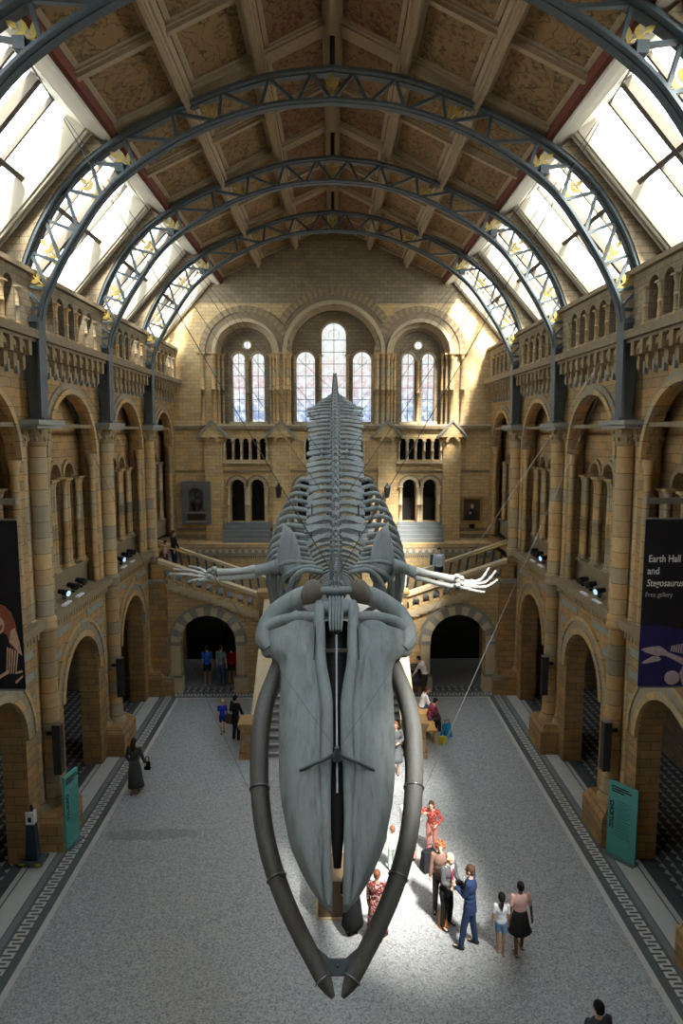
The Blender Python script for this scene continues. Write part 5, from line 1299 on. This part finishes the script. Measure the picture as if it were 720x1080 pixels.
# ------------------------------------------------------------------ people
SK = {'fair': (.62, .38, .27), 'tan': (.42, .24, .15), 'brown': (.20, .105, .06)}
HAIR = {'brown': (.06, .032, .018), 'black': (.012, .010, .010), 'blond': (.42, .32, .17), 'grey': (.42, .40, .38), 'auburn': (.20, .08, .035), 'bald': None}
def cone(mb, a, b, ra, rb, n=10):
    a, b = Vector(a), Vector(b); mb.tube([a, b], [ra, rb], n); mb.ball(a, ra, n); mb.ball(b, rb, n)
def remesh(o, vox, smooth=4):
    m_ = o.modifiers.new('weld', 'REMESH'); m_.mode = 'VOXEL'; m_.voxel_size = vox; m_.use_smooth_shade = True
    if smooth: q = o.modifiers.new('soften', 'SMOOTH'); q.iterations = smooth; q.factor = .5
def ik(a, c, l1, l2, pole):
    a, c, pole = Vector(a), Vector(c), Vector(pole); d = c - a; L_ = min(d.length, (l1 + l2) * .999); dn = d.normalized(); c = a + dn * L_
    x = (l1 * l1 - l2 * l2 + L_ * L_) / (2 * L_); h = math.sqrt(max(0, l1 * l1 - x * x)); pn = (pole - dn * pole.dot(dn)).normalized()
    return a + dn * x + pn * h, c
def person(label, x, y, rz, h=1.75, z=0, skin='fair', hair='brown', hstyle='short', top=(.3, .3, .3), bottom=(.1, .1, .1), kind='trousers', sleeve='long', shoes=(.02, .02, .02),
           hands=None, feet=None, lean=0, head=(0, 0), vox=.011, build=1.0, coat=False, child=False, tie=None, pattern=None, sit=False, group=None):
    k = h / 1.75; r = empty('person', (x, y, z), label, 'person', group, rz)
    ms = cloth(SK[skin], .55); hk = 1.22 if child else 1.0; pel = .52 if sit else .93
    hips = [Vector((sx * .09, 0, pel)) for sx in (-1, 1)]
    tl = Vector((0, math.sin(lean), math.cos(lean))); base = Vector((0, 0, pel + .04))
    chest = base + tl * .36; neck = base + tl * .53; hd = neck + tl * (.155 + (.02 if child else 0)) + Vector((0, .02, 0))
    sh = [neck + Vector((sx * .175 * build, 0, 0)) - tl * .045 for sx in (-1, 1)]
    feet = feet or [(-.10, .0), (.10, .03)]; fz = [Vector((f[0], f[1], (f[2] if len(f) > 2 else 0) + .075)) for f in feet]
    hands = hands or [(-.24, .06, .80), (.24, .04, .80)]
    knees = []; ank = []
    for i in (0, 1): kn, an = ik(hips[i], fz[i], .43, .43, (0, 1, .1)); knees.append(kn); ank.append(an)
    elb = []; wr = []
    for i, sx in ((0, -1), (1, 1)): e, w_ = ik(sh[i], hands[i], .29, .26, (sx * .6, -1, -.2)); elb.append(e); wr.append(w_)
    K = lambda p: Vector(p) * k
    mb = MB()
    # body, head, arms, legs all welded into one surface
    for (c, q) in ((base, (.15 * build, .105, .13)), (base + tl * .18, (.13 * build, .10, .16)), (chest, (.165 * build, .115, .19)), (neck - tl * .06, (.15 * build, .07, .06))): mb.ball(K(c), tuple(v * k for v in q), 14)
    cone(mb, K(neck - tl * .04), K(neck + tl * .07), .056 * k, .05 * k)
    hs = k * hk; mb.ball(K(hd) + Vector((0, 0, .02 * hs)), (.076 * hs, .094 * hs, .105 * hs), 14); mb.ball(K(hd) + Vector((0, .025, -.05)) * hs, (.056 * hs, .065 * hs, .065 * hs), 12)
    mb.ball(K(hd) + Vector((0, .098, -.005)) * hs, (.013 * hs, .022 * hs, .026 * hs), 8)
    mb.ball(K(hd) + Vector((0, .083, -.062)) * hs, (.026 * hs, .014 * hs, .010 * hs), 8)
    for sx in (-1, 1): mb.ball(K(hd) + Vector((sx * .078, -.005, .0)) * hs, (.014 * hs, .022 * hs, .032 * hs), 8)
    for i, sx in ((0, -1), (1, 1)):
        cone(mb, K(sh[i]), K(elb[i]), .048 * k, .038 * k); cone(mb, K(elb[i]), K(wr[i]), .038 * k, .026 * k)
        d = (wr[i] - elb[i]).normalized(); pc = wr[i] + d * .05; side_ = d.cross(Vector((0, 1, 0)) if abs(d.y) < .8 else Vector((0, 0, 1))).normalized(); fwd = side_.cross(d).normalized()
        if fwd.y < 0 and abs(d.y) < .8: fwd = -fwd
        cone(mb, K(wr[i]), K(wr[i] + d * .07), .028 * k, .032 * k); cone(mb, K(wr[i] + d * .06 + fwd * .02), K(wr[i] + d * .06 - fwd * .02), .022 * k, .022 * k)
        inn = Vector((-sx, 0, 0)) - d * (Vector((-sx, 0, 0)).dot(d))
        if inn.length < .05: inn = fwd.copy()
        inn.normalize()
        for f_, ln in ((-.030, .055), (-.010, .070), (.012, .075), (.032, .066)):
            b0 = wr[i] + d * .085 + fwd * f_; b1 = b0 + d * ln * .55 + inn * .006; b2 = b1 + d * ln * .38 + inn * .022; cone(mb, K(b0), K(b1), .0115 * k, .0105 * k, 6); cone(mb, K(b1), K(b2), .0105 * k, .0095 * k, 6)
        b0 = wr[i] + d * .03 + fwd * .03; b1 = b0 + fwd * .03 + d * .03; cone(mb, K(b0), K(b1), .013 * k, .0115 * k, 6); cone(mb, K(b1), K(b1 + d * .03 + inn * .01), .0115 * k, .010 * k, 6)
        cone(mb, K(hips[i]), K(knees[i]), .078 * k * (.9 + .1 * build), .052 * k); cone(mb, K(knees[i]), K(knees[i].lerp(ank[i], .35)), .050 * k, .053 * k); cone(mb, K(knees[i].lerp(ank[i], .35)), K(ank[i]), .053 * k, .034 * k)
        cone(mb, K(ank[i] + Vector((0, -.02, -.035))), K(ank[i] + Vector((0, .14, -.045))), .034 * k, .028 * k)
    o = mb.build('body', ms, r, True); remesh(o, vox * .8, 2)
    # eyes
    e = MB()
    for sx in (-1, 1): e.ball(K(hd) + Vector((sx * .030, .088, .012)) * hs, .010 * hs, 8)
    e.build('eyes', M['black'], r, True)
    # clothes
    mt = pattern or cloth(top); g = .016
    t = MB()
    tb = -.10 if (coat or kind in ('trousers', 'jeans') and True) else 0.0
    for (c, q) in ((base + tl * .02, (.162 * build, .118, .15)), (base + tl * .18, (.146 * build, .115, .17)), (chest, (.18 * build, .13, .19)), (neck - tl * .065, (.165 * build, .078, .058))): t.ball(K(c), tuple(v * k for v in q), 14)
    fr = {'long': 1.0, 'short': 0.0, 'none': -1}[sleeve]
    for i in (0, 1):
        if fr >= 0: cone(t, K(sh[i]), K(sh[i].lerp(elb[i], .75 if fr == 0 else 1)), .064 * k, .056 * k)
        if fr > 0: cone(t, K(elb[i]), K(elb[i].lerp(wr[i], .96)), .056 * k, .042 * k)
    if coat:
        t.tube([K(base + Vector((0, 0, .10))), K(base + Vector((0, 0, -.08))), K(base + Vector((0, -.0, -.20)))], [(.155 * k * build, .115 * k), (.175 * k * build, .13 * k), (.185 * k * build, .14 * k)], 16, up=(0, 1, 0))
    o = t.build('jacket' if coat else 'top', mt, r, True); remesh(o, vox, 3)
    mb2 = cloth(bottom) if not (pattern and 'dress' in kind) else pattern
    t = MB()
    if kind in ('dress', 'skirt', 'longdress'):
        zl = {'dress': .45, 'skirt': .56, 'longdress': .22}[kind]; f_ = (fz[0] + fz[1]) / 2
        n = 24; V = []; lev = [(pel + .20, .13, .10), (pel + .02, .175, .135), (pel - .2, .21, .17), ((pel + zl) / 2 - .1, .23, .20), (zl, .26, .23)]
        for (zz, a, b_) in lev:
            q = (pel - zz) / pel; cx_, cy_ = f_.x * max(0, q), f_.y * max(0, q)
            for i in range(n): w2 = 1 + .09 * math.sin(i * 6 * PI / n * 1.0 + 1) * max(0, q); an = 2 * PI * i / n; V.append(((cx_ + a * w2 * build * math.cos(an)) * k, (cy_ + b_ * w2 * math.sin(an)) * k, zz * k))
        F = [(j * n + i, j * n + (i + 1) % n, (j + 1) * n + (i + 1) % n, (j + 1) * n + i) for j in range(len(lev) - 1) for i in range(n)]
        t.add(V, F, 0, True); o = t.build('skirt', mb2, r, True); q = o.modifiers.new('thick', 'SOLIDIFY'); q.thickness = .01
    else:
        t.ball(K(base - Vector((0, 0, .03))), (.158 * k * build, .115 * k, .13 * k), 14)
        for i in (0, 1):
            cone(t, K(hips[i]), K(hips[i].lerp(knees[i], .95 if kind != 'shorts' else .62)), .098 * k, .075 * k)
            if kind != 'shorts': cone(t, K(knees[i]), K(knees[i].lerp(ank[i], .98)), .074 * k, .058 * k)
        o = t.build('shorts' if kind == 'shorts' else 'trousers', mb2, r, True); remesh(o, vox, 3)
    for i in (0, 1):
        s2 = MB(); a = ank[i]; s2.tube([K(a + Vector((0, -.075, -.045))), K(a + Vector((0, -.03, -.035))), K(a + Vector((0, .08, -.045))), K(a + Vector((0, .17, -.052)))], [(.034 * k, .028 * k), (.045 * k, .038 * k), (.048 * k, .030 * k), (.03 * k, .02 * k)], 10, up=(0, 0, 1)); s2.build('shoe', cloth(shoes, .5), r, True)
    hc = HAIR[hair]
    if hc:
        t = MB(); mh = cloth(hc, .7); c = K(hd) + Vector((0, -.014, .038)) * hs
        t.ball(c, (.087 * hs, .100 * hs, .100 * hs), 14); t.ball(c + Vector((0, -.045, -.05)) * hs, (.074 * hs, .055 * hs, .06 * hs), 12)
        if hstyle == 'long': t.tube([c + Vector((0, -.06, -.02)) * hs, c + Vector((0, -.085, -.16)) * hs, c + Vector((0, -.095, -.30)) * hs], [(.085 * hs, .05 * hs), (.09 * hs, .04 * hs), (.06 * hs, .025 * hs)], 12, up=(0, 1, 0))
        if hstyle == 'bun': t.ball(c + Vector((0, -.10, .05)) * hs, .048 * hs, 10)
        if hstyle == 'tail': t.tube([c + Vector((0, -.10, .0)) * hs, c + Vector((0, -.14, -.10)) * hs, c + Vector((0, -.11, -.28)) * hs], [.03 * hs, .032 * hs, .012 * hs], 8)
        if hstyle == 'curly':
            for a in range(26): an = a * 2.4; zz = -.07 + .17 * (a / 26); rr = .10 * math.sqrt(max(.1, 1 - (zz / .14) ** 2)); t.ball(c + Vector((rr * math.cos(an), rr * math.sin(an) * .9 - .02, zz)) * hs, .038 * hs, 8)
        # keep the face clear
        o = t.build('hair', mh, r, True)
    if tie:
        t = MB(); a = chest + Vector((0, .125, .12)); t.prism([K(a + Vector((-.02, 0, 0))), K(a + Vector((.02, 0, 0))), K(a + Vector((.028, .012, -.28))), K(a + Vector((0, .014, -.33))), K(a + Vector((-.028, .012, -.28)))], (0, .01, 0)); t.build('tie', cloth(tie), r, True)
        t = MB(); t.prism([K(a + Vector((-.06, -.01, .06))), K(a + Vector((.06, -.01, .06))), K(a + Vector((0, .0, -.16)))], (0, .012, 0)); t.build('shirt_front', cloth((.75, .75, .76)), r, True)
    return r, dict(hd=hd, wr=wr, base=base, chest=chest, k=k)
def check_mat(name, a, b, c):
    m, nt, p = nodes(name, .9); g = nt.nodes.new('ShaderNodeTexCoord'); v1 = nt.nodes.new('ShaderNodeTexChecker'); v1.inputs['Scale'].default_value = 16; nt.links.new(g.outputs['Object'], v1.inputs['Vector'])
    n1 = noise(nt, g.outputs['Object'], 28, 2); nt.links.new(mixc(nt, math_(nt, 'MULTIPLY', math_(nt, 'GREATER_THAN', n1, .56), .8), mixc(nt, v1.outputs['Fac'], a, b), c), p.inputs['Base Color']); return m
plaid = check_mat('red_plaid', (.26, .03, .03), (.05, .015, .02), (.50, .38, .34)); dots = check_mat('dotted_black', (.012, .012, .014), (.016, .016, .018), (.45, .45, .42)); redpat = check_mat('red_pattern', (.45, .05, .04), (.30, .03, .03), (.65, .30, .22))
R = math.radians
person('woman in a long grey coat walking away along the left border with a black bag', -5.87, 19.25, R(-8), 1.66, hair='brown', hstyle='long', top=(.075, .08, .082), bottom=(.075, .08, .082), kind='longdress', shoes=(.5, .3, .22), hands=[(-.2, .12, .95), (.28, .18, .85)], feet=[(-.07, -.10), (.08, .16)])
bag(-5.55, 19.45, .62, .20, .12, .26, (.012, .012, .014), 'handbag', 'black handbag held by the woman in the long grey coat', R(-8))
person('fair haired child in blue top and shorts on the open floor, left of the stairs', -3.93, 23.25, R(15), 1.22, hair='blond', top=(.03, .05, .42), bottom=(.02, .03, .25), kind='shorts', sleeve='short', child=True, feet=[(-.08, -.08), (.08, .12)])
person('person in black with a brown bag standing by the left stair newel', -3.38, 22.65, R(-35), 1.62, hair='black', top=(.018, .018, .02), bottom=(.018, .018, .02), shoes=(.5, .5, .5), hands=[(-.2, .2, 1.0), (.2, .22, .95)])
bag(-3.62, 22.75, .60, .28, .14, .34, (.10, .06, .03), 'shoulder_bag', 'brown bag carried by the person in black by the newel', R(-35))
person('person in a bright blue shirt and dark shorts at the left passage arch', -5.33, 28.0, R(8), 1.68, hair='black', top=(.03, .10, .50), bottom=(.015, .018, .03), kind='shorts', sleeve='short', shoes=(.5, .5, .5), skin='tan', vox=.014)
person('person in a pale blue grey shirt and jeans at the left passage, middle of three', -4.72, 27.9, R(-15), 1.74, hair='brown', top=(.16, .24, .27), bottom=(.07, .13, .22), sleeve='short', vox=.014)
person('person in a red top at the right of the left passage group', -4.32, 28.1, R(10), 1.62, hair='black', top=(.42, .02, .03), bottom=(.05, .03, .03), kind='shorts', skin='tan', vox=.014)
person('person in dark clothes standing at the top of the left stair flight', -6.72, 28.5, R(-100), 1.66, z=4.86, hair='brown', top=(.015, .014, .018), bottom=(.02, .015, .03), vox=.014, hands=[(-.22, .15, .95), (.22, .1, .9)])
person('child in pink and white at the top of the left stair flight', -7.02, 28.35, R(-100), 1.15, z=4.95, hair='brown', top=(.55, .38, .40), bottom=(.08, .04, .05), child=True, vox=.014)
person('person with a dark backpack climbing the right stair flight', 4.50, 28.6, R(170), 1.72, z=4.02, hair='black', top=(.42, .48, .55), bottom=(.03, .03, .04), vox=.014, feet=[(-.1, -.12), (.1, .2)])
bag(4.28, 28.75, 5.0, .28, .18, .44, (.04, .05, .09), 'backpack', 'dark backpack worn by the person on the right stair flight', 0, False)
person('person in white seen behind the right flipper on the stairs', 3.0, 28.3, R(80), 1.50, z=3.46, hair='blond', top=(.70, .70, .72), bottom=(.5, .5, .52), vox=.014)
person('woman in a grey dress and dark leggings between snout and right jaw', 1.93, 20.3, R(175), 1.68, hair='auburn', hstyle='long', top=(.13, .135, .14), bottom=(.13, .135, .14), kind='dress', hands=[(-.12, .2, 1.15), (.2, .15, 1.0)])
bag(1.62, 20.45, 0, .26, .18, .34, (.10, .09, .09), 'backpack', 'grey rucksack on the floor beside the woman in the grey dress')
person('woman in a long red plaid dress close to the right lower jaw', .90, 13.2, R(-12), 1.58, hair='auburn', hstyle='bun', pattern=plaid, kind='longdress', sleeve='long', shoes=(.45, .28, .2), hands=[(-.22, .1, .85), (.34, .22, .95)])
person('person in black standing by the display desk below the snout tip', .40, 13.42, R(15), 1.60, hair='black', top=(.014, .014, .015), bottom=(.014, .014, .015), kind='longdress', coat=False, hands=[(-.2, .18, .95), (.2, .15, .9)])
person('small child in pink behind the right jaw with auburn hair', 1.43, 15.55, R(20), 1.1, hair='auburn', hstyle='short', top=(.65, .45, .42), bottom=(.25, .30, .27), child=True)
person('person in white top and salmon trousers partly behind the right jaw', 1.86, 15.95, R(-20), 1.64, hair='brown', top=(.72, .68, .65), bottom=(.62, .25, .20), hands=[(-.2, .1, .9), (.22, .25, 1.1)], feet=[(-.12, -.18), (.16, .05)])
person('woman in a red patterned top leaning beside a black rucksack', 2.50, 16.25, R(160), 1.45, hair='brown', hstyle='long', pattern=redpat, bottom=(.55, .22, .18), kind='trousers', lean=.25, hands=[(-.2, .3, 1.1), (.22, .28, 1.4)])
bag(2.32, 15.55, 0, .40, .28, .52, (.015, .015, .018), 'backpack', 'black rucksack on the floor by the woman in red', .4)
person('brown curly haired person half hidden behind the man in the grey jacket', 2.36, 14.12, R(170), 1.60, hair='auburn', hstyle='curly', top=(.16, .09, .07), bottom=(.08, .06, .06))
person('bald man in a dark grey jacket holding a camera', 2.42, 13.66, R(-140), 1.70, hair='bald', top=(.075, .075, .08), bottom=(.014, .014, .015), coat=True, hands=[(-.08, .33, 1.15), (.10, .33, 1.12)], feet=[(-.14, 0), (.14, .03)], lean=.12, skin='fair', tie=(.3, .03, .06))
r = empty('camera', (2.42 + .36 * math.sin(R(140)), 13.66 + .36 * math.cos(R(140)), 1.10), 'small dark camera held by the bald man', 'camera')
b = MB(); b.box(-.08, .08, -.04, .04, 0, .10); b.build('camera_body', M['black'], r, True); b = MB(); b.tube([(0, .04, .05), (.03, .12, .04)], .035, 10); b.build('camera_lens', M['black'], r, True)
bag(2.36, 13.60, 0, .20, .14, .40, (.50, .16, .02), 'orange_bag', 'orange bag on the floor between the legs of the bald man', R(20))
person('man in a navy suit with folded hands facing the camera holder', 2.82, 13.06, R(62), 1.76, hair='brown', top=(.02, .035, .085), bottom=(.02, .035, .085), coat=True, hands=[(-.02, .30, 1.22), (.06, .28, 1.15)], feet=[(-.18, .12), (.12, -.10)], tie=(.25, .02, .05))
person('girl in a white top and blue denim shorts with a ponytail', 3.42, 12.86, R(-6), 1.26, hair='black', hstyle='tail', skin='tan', top=(.66, .67, .72), bottom=(.13, .25, .42), kind='shorts', sleeve='short', child=True, feet=[(-.07, .04), (.07, -.10)], shoes=(.5, .25, .2))
person('woman in a pale pink top and black spotted skirt', 3.80, 12.86, R(4), 1.52, hair='black', hstyle='bun', skin='brown', top=(.62, .40, .37), bottom=(.02, .02, .02), kind='skirt', sleeve='short', feet=[(-.10, -.12), (.11, .1)], hands=[(-.24, .02, .8), (.30, -.05, .78)], build=1.12, shoes=(.3, .18, .12))
person('dark haired person at the bottom edge of the picture, only the crown showing', 4.17, 9.72, R(10), 1.70, hair='black', top=(.05, .05, .06), bottom=(.03, .03, .03))
person('person in a maroon top sitting on the orange bench', 3.38, 23.35, R(-70), 1.66, z=-.04, hair='black', top=(.22, .04, .07), bottom=(.05, .04, .05), sit=True, lean=.45, feet=[(-.12, .42), (.12, .44)], hands=[(-.15, .45, .55), (.15, .45, .5)])
person('person in a white shirt sitting on the bench end nearest the arch', 3.28, 24.4, R(-80), 1.66, z=-.04, hair='brown', top=(.72, .74, .80), bottom=(.08, .10, .18), sit=True, lean=.3, feet=[(-.12, .42), (.12, .44)], hands=[(-.15, .42, .6), (.15, .42, .6)])
person('person in pale clothes stooping over the pushchair', 3.75, 26.7, R(60), 1.66, hair='black', top=(.70, .70, .70), bottom=(.04, .04, .05), lean=.5, hands=[(-.15, .5, .9), (.15, .5, .9)])
